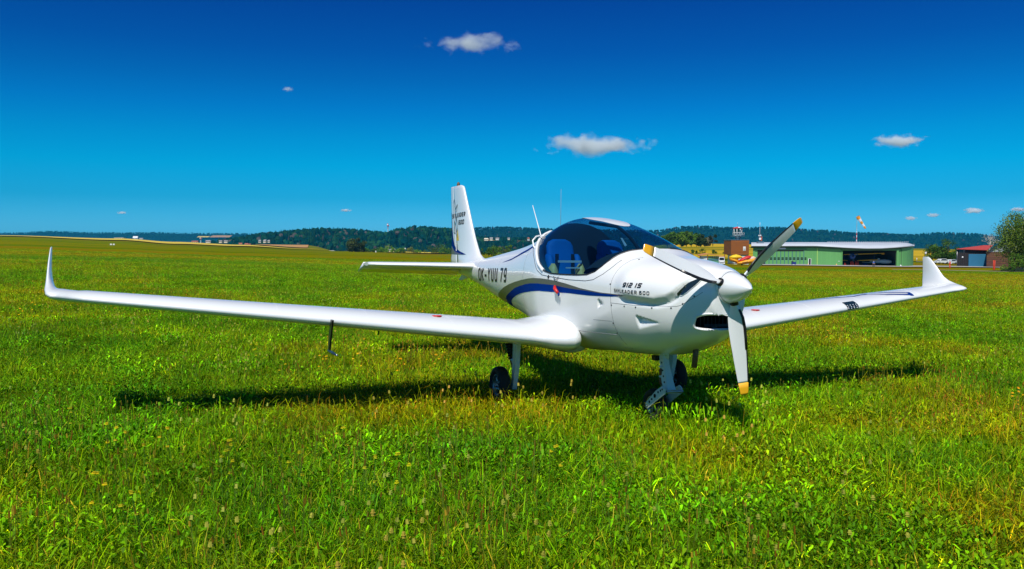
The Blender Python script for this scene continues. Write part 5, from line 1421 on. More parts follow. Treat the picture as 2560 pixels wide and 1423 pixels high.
# aircraft and ladders standing inside the hangar
M['oyellow'] = mat('orange_yellow_fabric', (0.95, 0.55, 0.02), 0.5)
M['navy'] = mat('navy_paint', (0.03, 0.09, 0.32), 0.4)
M['steelblue'] = mat('grey_blue_paint', (0.42, 0.58, 0.62), 0.4)
def at(u, v, Y): return Vector(W3(u, v, Y))
bp_b = at(2131, 662.5, 229.5); bip = thing('biplane', 'biplane with navy nose and orange-yellow wings inside the open hangar', 'aircraft', bp_b)
def rel(b, u, v, Y): return at(u, v, Y) - Vector(b)
f_ = MB(); c0 = rel(bp_b, 2131, 641, 229.5)
f_.lathe([(-.5, .25), (-.3, .75), (.3, .85), (1.2, .8), (3.5, .55), (5.5, .2)], c0, (0.05, 1, -.08), 18); bfz = f_.build('fuselage', M['navy'], bip)
w_ = MB()
def slab(mb, a, b, ch, th):
    a, b = Vector(a), Vector(b); d = Vector((0, ch, 0)); u_ = Vector((0, 0, th))
    r1 = [a + d * x + u_ * y for x, y in ((0, 0), (.1, .6), (.4, 1), (1, .1), (.4, -.3), (.1, -.4))]; r2 = [p - a + b for p in r1]; mb.loft([r1, r2], True, True, True)
slab(w_, rel(bp_b, 2106, 637, 229.5), rel(bp_b, 2211.5, 633.5, 229.5), 1.5, .16)
w_.lathe([(0, .20), (.25, .26), (1.3, .24), (1.5, .05)], rel(bp_b, 2210.5, 634.2, 229.5), (0, 1, 0), 14)
w_.build('upper_wing', M['oyellow'], bip)
w_ = MB(); slab(w_, rel(bp_b, 2107, 651, 229.5), rel(bp_b, 2119, 651.5, 229.5), 1.3, .13); slab(w_, rel(bp_b, 2146, 652, 229.5), rel(bp_b, 2195, 649.8, 229.5), 1.3, .15); w_.build('lower_wing', M['oyellow'], bip)
st_ = MB()
for u in (2112, 2186): st_.tube([rel(bp_b, u, 650.5, 229.9), rel(bp_b, u, 636, 229.9)], .04, 6)
st_.build('wing_struts', M['navy'], bip)
pr_ = MB(); hubp = c0 + Vector((0, -.75, 0))
for a in (.5, .5 + 2.09, .5 + 4.19): pr_.prism([(hubp.x, hubp.z), (hubp.x + math.cos(a) * 1.3 - math.sin(a) * .10, hubp.z + math.sin(a) * 1.3 + math.cos(a) * .10), (hubp.x + math.cos(a) * 1.3 + math.sin(a) * .10, hubp.z + math.sin(a) * 1.3 - math.cos(a) * .10)], 'y', hubp.y - .03, hubp.y + .03)
pr_.build('propeller', M['hpost'], bip)
for u in (2125, 2137): MB().lathe([(-.12, .1), (-.12, .34), (.12, .34), (.12, .1)], rel(bp_b, u, 658.3, 230), (1, 0, 0), 16).tube([rel(bp_b, u, 658.3, 230), rel(bp_b, 2131, 646, 230)], .05, 6).build('wheel', M['rubber'], bip)
lw_b = at(2215, 662.5, 231); lw = thing('parked_monoplane', 'grey low-wing monoplane at the right of the open hangar', 'aircraft', lw_b)
f_ = MB(); f_.lathe([(0, .05), (.2, .3), (.9, .55), (2.2, .62), (3.6, .42), (5.6, .15)], rel(lw_b, 2230.2, 654.6, 230.2), (-1, .35, .02), 16); f_.build('fuselage', M['steelblue'], lw)
w_ = MB(); slab(w_, rel(lw_b, 2158, 656, 231), rel(lw_b, 2200, 657.5, 231), 1.2, .12); slab(w_, rel(lw_b, 2200, 657.5, 231), rel(lw_b, 2240, 658.6, 231), 1.2, .12); w_.build('wing', M['steelblue'], lw)
MB().prism([(0, 0), (.9, 0), (.75, .95), (.25, 1.0)], 'y', -.05, .05).build('fin', M['steelblue'], lw, loc=rel(lw_b, 2192, 655, 231.5))
MB().lathe([(-.7, .02), (-.4, .28), (.2, .36), (.7, .02)], rel(lw_b, 2217, 650.5, 230.8), (-1, .35, 0), 14).build('canopy', M['pane'], lw)
for u in (2209, 2226): MB().lathe([(-.08, .05), (-.08, .2), (.08, .2), (.08, .05)], rel(lw_b, u, 661, 230.8), (1, 0, 0), 12).build('wheel', M['rubber'], lw)
M['ladred'] = mat('red_trestle_paint', (0.62, 0.05, 0.02), 0.5)
for k, (u, wv, lab, Yd) in enumerate([(2113, 3.0, 'low red trestle left of the biplane nose', 228.3), (2130.5, 7.2, 'red step ladder under the biplane nose', 228.3), (2140, 4.0, 'narrow red trestle right of the red step ladder', 228.3), (2145.5, 3, 'tall red trestle furthest right beside the biplane', 228.6)]):
    b = at(u, 663.5, Yd); t = thing('step_ladder' if k == 1 else 'trestle', lab, 'ladder' if k == 1 else 'trestle', b, 0, None if k == 1 else 'red trestles by the biplane'); kk = Yd / F_PX; hgt = (8.5 if k in (0, 1) else 11) * kk
    for sx in (-1, 1):
        MB().tube([(sx * wv * .5 * kk, 0, 0), (sx * wv * (.5 if k == 1 else .2) * kk, .3, hgt)], .05, 6).build('leg', M['ladred'], t)
    for j in range(4 if k == 1 else 2): MB().box(-wv * .46 * kk, wv * .46 * kk, .05 + .06 * j, .15 + .06 * j, hgt * (.2 + .24 * j), hgt * (.2 + .24 * j) + .09).build('rung', M['ladred'], t)
b = at(2162, 663.3, 228.5); t = thing('tow_trolley', 'low blue trolley on the hangar floor below the yellow wing', 'trolley', b)
MB().box(-.5, .5, -.3, .3, .15, .38).build('deck', M['blue'], t)
for sx in (-.35, .35): MB().lathe([(-.05, .02), (-.05, .14), (.05, .14), (.05, .02)], (sx, -.3, .14), (0, 1, 0), 10).build('wheel', M['rubber'], t)
b = at(1984, 664.5, 224); t = thing('blue_bin', 'dark blue wheeled bin with white print in front of the hangar doors', 'bin', b)
MB().box(-.50, .48, -.35, .35, .08, 1.0).build('body', mat('bin_blue', (0.012, 0.03, 0.17), 0.5), t); MB().box(-.5, -.15, -.36, .3, 1.0, 1.18).build('lid', M['panel'], t)
MB().box(-.36, .1, -.36, -.352, .18, .38).build('print', M['signwhite'], t)
MB().tube([(-.42, 0, 1.15), (-.42, 0, 1.4)], .08, 6).build('pump', M['steel'], t)
gm = 'white markers along the apron edge'
for k, (u, v, lab) in enumerate([(2252, 665, 'white cone marker by the rounded end of the hangar'), (2091, 662.6, 'small orange cone marker left of the open hangar bay'), (2020, 662.5, 'small pale cone marker beside the hangar side door')]):
    b = at(u, v, 224); t = MB().lathe([(0, .22), (.06, .22), (.07, .15), (.36, .03), (.36, 0)], (0, 0, 0), (0, 0, 1), 12).build('cone_marker', M['signwhite'] if k == 0 else mat('faded_orange', (.7, .35, .12), .6), None, loc=b); tag(t, lab, 'marker', gm)

# ------------------------------------------------------------------ brown office block and control tower
ob = W3(1858, 661, 236); off = thing('office_block', 'brown clad office block at the left end of the green hangar', 'building', ob)
def Lo(u, v, Y=236): p = W3(u, v, Y); return (p[0] - ob[0], p[1] - ob[1], p[2] - ob[2])
x0, x1 = Lo(1835, 0)[0], Lo(1880.3, 0)[0]; z0, z1 = Lo(0, 637)[2], Lo(0, 600.5)[2]
q = MB(); q.box(x0, x1, 0, 8, z0, z1); q.build('wall', M['brick'], off)
q = MB(); q.box(x0 + .9, x1 + .02, .3, 7, -1, z0); q.build('ground_floor', M['signwhite'], off)
q = MB(); q.box(x0 - .06, x1 + .06, -.06, 8.06, z1, z1 + .12); q.build('parapet', M['steel'], off)
for k in range(10):
    z = z0 + (z1 - z0) * (k + .5) / 10; MB().box(x0 - .012, x1 + .012, -.02, .0, z - .02, z + .02).build('board_joint', M['rust'], off)
q = MB(); q.box(Lo(1865.4, 0)[0], Lo(1872, 0)[0], -.05, -.0, Lo(0, 627)[2], Lo(0, 616.5)[2]); wn = q.build('window', M['signwhite'], off)
q = MB(); q.box(Lo(1866.6, 0)[0], Lo(1871, 0)[0], -.08, -.055, Lo(0, 626)[2], Lo(0, 621.5)[2]); q.build('pane', mat('pale_glass', (.45, .5, .55), .2), wn)
tb_ = W3(1846, 600.5, 238); tw = thing('control_tower', 'glazed control cabin with red roof on the brown office block', 'tower', tb_)
kk = 238 / F_PX
q = MB()
for sx, sy in ((-5, -4), (5, -4), (-5, 4), (5, 4)): q.tube([(sx * kk, sy * kk + .9, -.2), (sx * kk, sy * kk + .9, 10 * kk)], .07, 6)
q.tube([(-5 * kk, .4, 0), (5 * kk, .4, 10 * kk)], .04, 5); q.build('support_frame', M['signwhite'], tw)
MB().box(-3.2 * kk, 1.5 * kk, .5, 1.4, -.1, 10 * kk).build('stair_core', M['steel'], tw)
MB().box(2 * kk, 8 * kk, .6, .65, 0, 10 * kk).build('stair_screen', glass_mat('screen_glass', (.45, .62, .68)), tw)
MB().box(-15 * kk, 13.5 * kk, -.5, 2.6, 9.8 * kk, 10.7 * kk).build('balcony_deck', M['steel'], tw)
q = MB()
for u in (-15, -11, -7, -3, 1, 5, 9, 13): q.tube([(u * kk, -.5, 10.5 * kk), (u * kk, -.5, 18.5 * kk)], .028, 5)
for v in (14, 18.3): q.tube([(-15 * kk, -.5, v * kk), (13.3 * kk, -.5, v * kk)], .028, 5)
q.build('balcony_rail', M['signwhite'], tw)
for k in range(7): MB().box((-15 + 4 * k + .2) * kk, (-11 + 4 * k - .2) * kk, -.47, -.45, 11 * kk, 18 * kk).build('rail_pane', glass_mat('rail_glass', (.7, .8, .82)) if k == 0 else bpy.data.materials['rail_glass'], tw)
ring0 = [(9.0 * kk * math.cos(a), 1.05 + 9.0 * kk * math.sin(a), 11 * kk) for a in np.arange(8) * PI / 4 + PI / 8]; ring1 = [(11.0 * kk * math.cos(a), 1.05 + 11.0 * kk * math.sin(a), 29.5 * kk) for a in np.arange(8) * PI / 4 + PI / 8]
gl_ = glass_mat('cabin_glass', (.62, .74, .68), 1.45)
for k in range(8):
    k2 = (k + 1) % 8; MB().add([ring0[k], ring0[k2], ring1[k2], ring1[k]], [(0, 1, 2, 3)]).build('pane', gl_, tw); MB().tube([ring0[k], ring1[k]], .085, 6).build('mullion', M['signwhite'], tw)
MB().tube(ring0 + [ring0[0]], .12, 6).tube([tuple(Vector(a) * .55 + Vector(b) * .45) for a, b in zip(ring0 + [ring0[0]], ring1 + [ring1[0]])], .04, 5).build('sill_ring', M['signwhite'], tw)
MB().box(-.7, .7, .5, 1.6, 11 * kk, 14.5 * kk).build('desk', M['steel'], tw)
ro = MB(); e0 = [(p[0] * 1.13, 1.05 + (p[1] - 1.05) * 1.13, 29.3 * kk) for p in ring1]; e1 = [(p[0] * 1.13, 1.05 + (p[1] - 1.05) * 1.13, 30.6 * kk) for p in ring1]; e2 = [(p[0] * .3, 1.05 + (p[1] - 1.05) * .3, 33.2 * kk) for p in ring1]
ro.loft([e0, e1, e2], True, True, False); rfo = ro.build('roof', mat('red_roof_paint', (.62, .06, .04), .5), tw)
MB().add([(-3.3 * kk, -.72 * 1.13 - .02, 30.7 * kk), (3.3 * kk, -.72 * 1.13 - .02, 30.7 * kk), (0, -.1, 33.6 * kk)], [(0, 1, 2)]).build('white_panel', M['signwhite'], rfo)
MB().tube([(0, 1.05, 33 * kk), (0, 1.05, 44 * kk)], .025, 5).build('mast', M['steel'], tw)
rc = W3(1827, 637.5, 240); t = thing('roof_terrace', 'railed grey terrace at the left of the brown office block', 'terrace', rc)
MB().box(-.6, 2.2, 0, 2, -.05, .12).build('slab', M['asphalt'], t); MB().tube([(-.5, 0, .1), (-.5, 0, .95), (2.1, 0, .95)], .03, 5).build('rail', M['steel'], t); MB().box(-.55, -.45, 0, .1, -2.2, -.05).build('post', M['steel'], t)

# covered yellow aircraft beside the office
cb = at(1860, 661.5, 214); cov = thing('covered_aircraft', 'dismantled yellow aircraft under yellow, red and beige covers by the office', 'aircraft', cb)
kk = 214 / F_PX
M['cyel'] = mat('yellow_tarpaulin', (.80, .52, .01), .55, bump=.4, bscale=3); M['cred'] = mat('red_tarpaulin', (.55, .02, .02), .55, bump=.4, bscale=3); M['cbeige'] = mat('beige_tarpaulin', (.62, .46, .38), .7, bump=.4, bscale=3); M['camber'] = mat('amber_fabric', (.75, .34, .01), .5, bump=.2, bscale=3)
def lump(pts, y0, y1, seed):
    """tarpaulin over a frame: an outline given depth, rounded and creased"""
    r = np.random.default_rng(seed); mb = MB(); n = len(pts); cx = sum(p[0] for p in pts) / n; cz = sum(p[1] for p in pts) / n; rings = []
    for t in np.linspace(-1, 1, 9):
        k = math.sqrt(max(.02, 1 - t * t * .96)); rings.append([((cx + (p[0] - cx) * k + r.uniform(-.5, .5) * (abs(t) < .9)) * kk, (y0 + y1) / 2 + t * (y1 - y0) / 2, (cz + (p[1] - cz) * k + r.uniform(-.5, .5)) * kk) for p in pts])
    mb.loft(rings, True, True, False); return mb
def U(pl): return [(u - 1860, 661.5 - v) for u, v in pl]
lump(U([(1824.5, 642), (1834, 638), (1843, 636.6), (1852, 639), (1859, 643), (1857, 645), (1848, 648), (1836, 651), (1826, 647)]), .0, 2.2, 1).build('yellow_cover', M['cyel'], cov)
lump(U([(1825, 645), (1836, 646), (1848, 649), (1850, 656), (1845, 658), (1838, 656), (1832, 653), (1827, 651)]), .1, 2.0, 2).build('yellow_cowl', M['camber'], cov)
lump(U([(1846, 653), (1856, 646), (1868, 640), (1876, 639.5), (1880, 643), (1872, 647), (1862, 651), (1850, 655.5)]), -.3, 1.5, 3).build('red_cover', M['cred'], cov)
lump(U([(1868, 650), (1876, 643), (1886, 641), (1892, 644), (1890, 648), (1880, 652)]), -.1, 1.6, 4).build('beige_cover', M['cbeige'], cov)
lump(U([(1841, 658.5), (1848, 655), (1864, 650.5), (1884, 646.5), (1892, 646), (1893, 650), (1886, 656), (1868, 660), (1850, 661.3), (1844, 661)]), -.8, 1.0, 5).build('yellow_fuselage', M['camber'], cov)
d = MB()
for k in range(7): x = (1853 + 2.1 * k - 1860) * kk; z = (661.5 - 657.2 + .35 * k) * kk; d.box(x, x + .13, -.95, -.80, z, z + .16)
d.build('lettering', M['letter'], cov)
MB().lathe([(-.08, .02), (-.08, .22), (.08, .22), (.08, .02)], (-.6, -.3, .0), (0, 1, 0), 12).build('wheel', M['rubber'], cov); MB().lathe([(-.08, .02), (-.08, .22), (.08, .22), (.08, .02)], (2.7, -.3, .1), (0, 1, 0), 12).build('wheel', M['rubber'], cov)
MB().box(-3.4, -1.4, .2, 1.6, .15, .32).build('cradle', M['rust'], cov)

# open shelter with glazed panels, and the white van in it
sb = at(1780, 664, 205); sh = thing('open_shelter', 'timber shelter with white and green glazed panels left of the van', 'shed', sb)
kk = 205 / F_PX
def S2(u, v): return ((u - 1780) * kk, (664 - v) * kk)
M['post'] = mat('brown_timber', (.16, .06, .025), .7); M['shroof'] = mat('orange_timber_roof', (.48, .20, .07), .7)
for u in (1750, 1769, 1811): x, _ = S2(u, 0); MB().box(x - .07, x + .07, 0, .14, -.4, S2(0, 637)[1]).build('post', M['post'], sh)
for a, b in (((1747.5, 638.5), (1769, 634.2)), ((1769, 634.2), (1813, 641))):
    p, q_ = S2(*a), S2(*b); MB().add([(p[0], -.3, p[1]), (q_[0], -.3, q_[1]), (q_[0], 3, q_[1] + .1), (p[0], 3, p[1] + .1), (p[0], -.3, p[1] - .16), (q_[0], -.3, q_[1] - .16)], [(0, 1, 2, 3), (4, 5, 1, 0), (5, 4, 3, 2)]).build('roof_slope', M['shroof'], sh)
gg = mat('green_sheet', (.10, .30, .20), .35)
for k in range(6): x = S2(1771 + 4.5 * k, 0)[0]; MB().box(x, x + 4.1 * kk, .3, .34, S2(0, 661)[1], S2(0, 640.5)[1]).build('green_panel', gg, sh)
for k in range(4): x = S2(1751.5 + 4.3 * k, 0)[0]; MB().box(x, x + 3.9 * kk, .3, .34, S2(0, 660)[1], S2(0, 640)[1]).build('white_panel', M['signwhite'], sh)
MB().box(S2(1752, 0)[0], S2(1768, 0)[0], .22, .28, S2(0, 652)[1], S2(0, 650.5)[1]).box(S2(1771, 0)[0], S2(1797, 0)[0], .22, .28, S2(0, 650.2)[1], S2(0, 649.2)[1]).build('rail', M['navy'], sh)
vb = at(1804.5, 663.8, 201); van = thing('white_van', 'white van parked nose forward at the right end of the shelter', 'van', vb, math.radians(-12.5))
kk = 201 / F_PX
bd = MB(); w2 = 7.3 * kk
bd.loft([[(-w2, 0, .35), (w2, 0, .35), (w2, 0, .95), (w2 * .96, -.0, 1.05), (-w2 * .96, 0, 1.05), (-w2, 0, .95)], [(-w2, .5, .3), (w2, .5, .3), (w2, .5, 1.1), (w2 * .94, .5, 1.18), (-w2 * .94, .5, 1.18), (-w2, .5, 1.1)], [(-w2, 1.25, .3), (w2, 1.25, .3), (w2, 1.25, 1.2), (w2 * .84, 1.25, 1.92), (-w2 * .84, 1.25, 1.92), (-w2, 1.25, 1.2)], [(-w2, 4.4, .3), (w2, 4.4, .3), (w2, 4.4, 1.2), (w2 * .84, 4.4, 1.95), (-w2 * .84, 4.4, 1.95), (-w2, 4.4, 1.2)]], True, True, False)
bd.build('body', M['signwhite'], van)
MB().add([(-w2 * .86, .50, 1.2), (w2 * .86, .50, 1.2), (w2 * .76, 1.17, 1.86), (-w2 * .76, 1.17, 1.86)], [(0, 1, 2, 3)]).build('windscreen', M['pane'], van)
MB().box(-w2 * .6, w2 * .6, -.03, .02, .55, .72).build('grille', M['panel'], van)
for sx in (-1, 1):
    MB().box(sx * w2 * .8 - .12, sx * w2 * .8 + .12, -.03, .02, .72, .9).build('headlight', M['steel'], van)
    for yy in (.7, 3.6): MB().lathe([(-.1, .05), (-.1, .31), (.1, .31), (.1, .05)], (sx * (w2 - .1), yy, .31), (1, 0, 0), 14).build('wheel', M['rubber'], van)

# ------------------------------------------------------------------ windsock, person, barn, cars, posts, beams
kb = at(2140.3, 664, 245); wk = thing('windsock', 'orange and white windsock drooping from a red and white pole', 'windsock', kb); kk = 245 / F_PX
nseg = 12
for k in range(nseg):
    z0_, z1_ = (54 + k * 5.3) * kk, (54 + (k + 1) * 5.3) * kk
    MB().tube([(0, 0, z0_), (0, 0, z1_)], .10 - .005 * k, 8).build('pole_band', M['red'] if (k % 2 == 0 and k < 6) else M['signwhite'] if k < 6 else M['steel'], wk)
MB().tube([(0, 0, -.5), (0, 0, 54 * kk)], .12, 8).build('pole', M['red'], wk)
dirn = Vector((20.5, 0, -30)).normalized(); L0 = 36 * kk; o0 = Vector((1.5 * kk, 0, 122 * kk)); M['wor'] = mat('orange_windsock', (.80, .32, .015), .7)
sidev = Vector((0, 1, 0)); other = dirn.cross(sidev)
for k in range(5):
    rg = []
    for j in range(5):
        t = (k + j / 4) / 5; rad_ = (4.6 - 2.7 * t) * kk * (1 + .05 * math.sin(9 * t)); c = o0 + dirn * L0 * t
        rg.append([c + (sidev * math.cos(a) + other * math.sin(a)) * rad_ for a in np.linspace(0, 2 * PI, 15)[:-1]])
    MB().loft(rg, True, k == 4).build('sock_band', M['wor'] if k % 2 == 0 else M['signwhite'], wk)
MB().lathe([(-.02, 4.6 * kk), (.02, 4.7 * kk), (.02, 4.5 * kk)], o0, dirn, 16).build('hoop', M['steel'], wk)

def person():
    b = spot(2184, 205); b = (b[0], b[1], b[2])
    t = thing('person', 'person in a blue shirt and dark trousers walking towards the hangar', 'person', b, math.radians(6))
    def skin(name, verts, edges, rad, m, root=0, parent=None):
        me = bpy.data.meshes.new(name); me.from_pydata(verts, edges, []); me.materials.append(m)
        o = bpy.data.objects.new(name, me); COL.objects.link(o); o.parent = parent or t
        md = o.modifiers.new('skin', 'SKIN'); md.use_smooth_shade = True
        for i, r_ in enumerate(rad): me.skin_vertices[0].data[i].radius = (r_[0], r_[1]) if isinstance(r_, tuple) else (r_, r_); me.skin_vertices[0].data[i].use_root = (i == root)
        o.modifiers.new('sub', 'SUBSURF').render_levels = 1
        return o
    skin_m = mat('skin', (.45, .25, .17), .6)
    V = [(0, 0, .95), (0, .0, 1.15), (0, 0, 1.36), (0, .0, 1.47), (0, -.01, 1.56), (0, -.015, 1.66), (.17, 0, 1.40), (.23, .02, 1.14), (.25, -.05, .90), (.26, -.08, .80), (-.17, 0, 1.40), (-.24, -.02, 1.14), (-.26, .04, .90), (-.27, .06, .80),
         (.09, 0, .88), (.10, -.10, .50), (.10, -.03, .10), (.10, -.14, .05), (-.09, 0, .88), (-.10, .10, .50), (-.10, .22, .12), (-.10, .12, .05)]
    E_ = [(0, 1), (1, 2), (2, 3), (3, 4), (4, 5), (2, 6), (6, 7), (7, 8), (8, 9), (2, 10), (10, 11), (11, 12), (12, 13), (0, 14), (14, 15), (15, 16), (16, 17), (0, 18), (18, 19), (19, 20), (20, 21)]
    Rr_ = [(.15, .10), (.14, .10), (.16, .10), .055, (.085, .095), (.075, .085), .06, .045, .038, .035, .06, .045, .038, .035, .085, .06, .045, .04, .085, .06, .045, .04]
    body = skin('body', V, E_, Rr_, skin_m)
    sh_ = [0, 1, 2, 6, 7, 10, 11]; mp_ = {a: i for i, a in enumerate(sh_)}
    skin('shirt', [V[i] for i in sh_], [(mp_[a], mp_[b2]) for a, b2 in E_ if a in mp_ and b2 in mp_], [(.175, .125), (.165, .125), (.18, .12), .075, .06, .075, .06], mat('blue_shirt', (.02, .13, .55), .7))
    tr_ = [0, 14, 15, 16, 18, 19, 20]; mp_ = {a: i for i, a in enumerate(tr_)}
    skin('trousers', [V[i] for i in tr_], [(mp_[a], mp_[b2]) for a, b2 in E_ if a in mp_ and b2 in mp_], [(.165, .115), .10, .078, .062, .10, .078, .062], mat('dark_trousers', (.02, .03, .05), .8))
    skin('hair', [(0, .01, 1.66), (0, .01, 1.72)], [(0, 1)], [(.085, .095), (.06, .07)], mat('grey_hair', (.25, .22, .2), .8))
person()

bb = W3(2430, 672, 236); barn = thing('dark_barn', 'dark timber barn with red roof and big blue roller door', 'barn', bb); kk = 236 / F_PX
M['dwood'] = mat('dark_stained_timber', (.018, .014, .016), .8, var=.3, vscale=3); M['rwood'] = mat('reddish_boards', (.10, .035, .022), .8, var=.35, vscale=2, stretch=(.3, .3, 3)); M['rroof'] = mat('red_sheet_roof', (.42, .05, .035), .6, var=.15, vscale=2); M['bluedoor'] = mat('blue_roller_door', (.025, .15, .27), .5)
def B2(u, v): return ((u - 2430) * kk, (672 - v) * kk)
wx0, wx1 = B2(2397, 0)[0], B2(2466, 0)[0]; zt0, zt1 = B2(0, 622.5)[1], B2(0, 625)[1]
q = MB(); q.add([(wx0, 1.2, -.6), (wx1, 0, -.6), (wx1, 0, zt1), (wx0, 1.2, zt0), (wx0 + 5.2, 9, -.6), (wx0 + 5.2, 9, zt0)], [(0, 1, 2, 3), (4, 0, 3, 5)]); q.build('wall', M['dwood'], barn)
nb = 16
for k in range(nb):
    a = wx0 + (wx1 - wx0) * k / nb; y = 1.2 * (1 - k / nb); MB().box(a + .02, a + (wx1 - wx0) / nb * .86, y - .12, y - .02, -.5, zt0 - .15).build('board', M['dwood'], barn)
q = MB(); a, b_ = B2(2422, 666)[0], B2(2464.5, 0)[0]; y0_, y1_ = .42, .02
for k in range(12):
    z0_ = -.15 + k * (B2(0, 635.5)[1] + .15) / 12; z1_ = z0_ + (B2(0, 635.5)[1] + .15) / 12 - .03
    MB().add([(a, y0_ - .20, z0_), (b_, y1_ - .20, z0_), (b_, y1_ - .20, z1_), (a, y0_ - .20, z1_), (a, y0_ - .17, z1_ + .03), (b_, y1_ - .17, z1_ + .03)], [(0, 1, 2, 3), (3, 2, 5, 4)]).build('door_slat', M['bluedoor'], barn)
def B2d(u, v, dy): p = bearing(u, v, 236 + dy); return (p[0] - bb[0], dy, p[2] - bb[2])
c4 = [B2d(2391.5, 622, .6), B2d(2469, 624.6, -.8), B2d(2482, 613.4, 7), B2d(2460, 613.2, 8)]
q = MB(); q.add(c4 + [(x, y, z - .15) for x, y, z in c4], [(0, 1, 2, 3), (4, 5, 1, 0), (5, 6, 2, 1), (7, 6, 5, 4), (7, 4, 0, 3)]); q.build('roof', M['rroof'], barn)
for k in range(4):
    x = B2(2401 + 3.6 * k, 0)[0]; y = 1.2 * (1 - (2401 + 3.6 * k - 2397) / 69) - .13; f_ = MB().box(x, x + .30, y - .03, y, B2(0, 631)[1], B2(0, 625.5)[1]).build('window', M['signwhite'] if k == 3 else M['hpost'], barn); MB().box(x + .04, x + .26, y - .05, y - .035, B2(0, 630.5)[1], B2(0, 626)[1]).build('pane', M['pane'], f_)
x = B2(2410, 0)[0]; MB().lathe([(-.02, .24), (.02, .24), (.02, 0)], (x, .85, B2(0, 643.5)[1]), (0, -1, 0), 14).build('round_sign', M['signwhite'], barn)
MB().tube([(wx0 - .05, 1.0, -.5), (wx0 - .05, 1.0, zt0)], .06, 6).build('downpipe', M['steel'], barn)
gb_ = W3(2505, 673, 232); bn2 = thing('red_board_barn', 'reddish board barn with steep gable half hidden by the birch', 'barn', gb_)
def B3(u, v): return ((u - 2505) * 232 / F_PX, (673 - v) * 232 / F_PX)
for k in range(9):
    z0_ = -.4 + (B3(0, 630)[1] + .4) * k / 9; z1_ = z0_ + (B3(0, 630)[1] + .4) / 9 - .03; MB().box(B3(2466.8, 0)[0], B3(2580, 0)[0], .0 + .02 * (k % 2), .3, z0_, z1_).build('board', M['rwood'], bn2)
MB().add([(B3(2467, 0)[0], .05, B3(0, 630)[1]), (B3(2580, 0)[0], .05, B3(0, 630)[1]), (B3(2580, 0)[0], .05, B3(0, 602)[1]), (B3(2507, 0)[0], .05, B3(0, 602)[1])], [(0, 1, 2, 3)]).build('gable', mat('grey_gable', (.30, .33, .36), .7), bn2)
a, b_ = B3(2461, 631), B3(2512, 597)
MB().add([(a[0], -.5, a[1]), (b_[0], -.5, b_[1]), (b_[0] + 5, 8, b_[1]), (a[0] + 5, 8, a[1]), (a[0] + .05, -.5, a[1] - .28), (b_[0] + .05, -.5, b_[1] - .28)], [(0, 3, 2, 1), (4, 5, 1, 0)]).build('roof', M['dwood'], bn2)

def car(name, u, v, Y, rz, Lc, Hc, col, label, group='cars parked beside the barn'):
    b = at(u, v, Y); t = thing(name, label, 'car', b, rz, group); h = Lc / 2
    bd = MB(); W_ = .88
    pr = [(-h, .35), (-h + .05, .78), (-h + .95, .92), (-h + 1.65, Hc - .05), (h - 1.1, Hc), (h - .25, .98), (h - .02, .85), (h, .35)]
    rings = []
    for y, k in ((-W_, .95), (-W_ * .98, 1), (W_ * .98, 1), (W_, .95)):
        rings.append([(x, y * (1 if z < 1 else .84), .35 + (z - .35) * k) for x, z in pr])
    bd.loft(rings, True, True, False); bd.build('body', mat(name + '_paint', col, .3, coat=.6), t)
    for sy in (-1, 1):
        MB().add([(-h + 1.2, sy * .885, .98), (h - .55, sy * .885, .98), (h - 1.15, sy * .765, Hc - .09), (-h + 1.75, sy * .765, Hc - .12)], [(0, 1, 2, 3)]).build('side_window', M['pane'], t)
        for x in (-h + .8, h - .8):
            wo = MB().lathe([(-.1, .05), (-.1, .32), (.1, .32), (.1, .05)], (x, sy * .82, .32), (0, 1, 0), 16).build('wheel', M['rubber'], t); MB().lathe([(-.115, .19), (.115, .19), (.12, .02)], (x, sy * .82, .32), (0, sy, 0), 12).build('rim', M['steel'], wo)
        MB().box(-h - .02, -h + .1, sy * .6 - .2, sy * .6 + .2, .66, .78).build('headlight', M['signwhite'], t); MB().box(h - .08, h + .02, sy * .6 - .15, sy * .6 + .15, .74, .92).build('tail_light', M['red'], t)
    MB().add([(-h + 1.0, -.72, .97), (-h + 1.0, .72, .97), (-h + 1.6, .62, Hc - .1), (-h + 1.6, -.62, Hc - .1)], [(0, 3, 2, 1)]).build('windscreen', M['pane'], t)
car('parked_car', 2353, 659.5, 258, math.radians(14), 4.4, 1.52, (.72, .74, .76), 'white hatchback furthest left of the parked cars')
car('parked_car', 2376, 660.5, 262, math.radians(28), 4.2, 1.45, (.62, .66, .70), 'silver car parked just behind the red hydrant stand')
car('parked_car', 2391, 660, 266, math.radians(20), 4.3, 1.5, (.05, .06, .07), 'dark car parked closest to the dark barn')

for k, (u, v, Yd, hgt, lab) in enumerate([(2374.5, 675.5, 205, 2.3, 'red hydrant stand in front of the parked cars'), (2485, 678.5, 192, 2.5, 'tall red hydrant stand in front of the reddish barn')]):
    b = at(u, v, Yd); t = thing('hydrant_stand', lab, 'stand', b, 0, 'red hydrant stands'); w = .13 if k == 0 else .20
    for sx in (-1, 1): MB().tube([(sx * w, 0, -.2), (sx * w, 0, hgt if k == 1 else hgt * .62)], .055, 6).build('leg', M['ladred'], t)
    for z in ((.4, .6) if k == 0 else (.3, .6, .98)): MB().box(-w, w, -.05, .05, hgt * z - .05, hgt * z + .05).build('crossbar', M['ladred'], t)
    if k == 0:
        MB().lathe([(0, .16), (.5, .18), (.6, .1), (.85, .07), (.86, 0)], (0, 0, hgt * .58), (0, 0, 1), 12).build('hydrant_head', M['ladred'], t); MB().box(.1, .42, -.08, .08, hgt * .68, hgt * .80).build('outlet', M['signwhite'], t)
    else: MB().box(-w * .5, w * .5, -.03, .03, .3, hgt).build('sign_plate', M['ladred'], t)
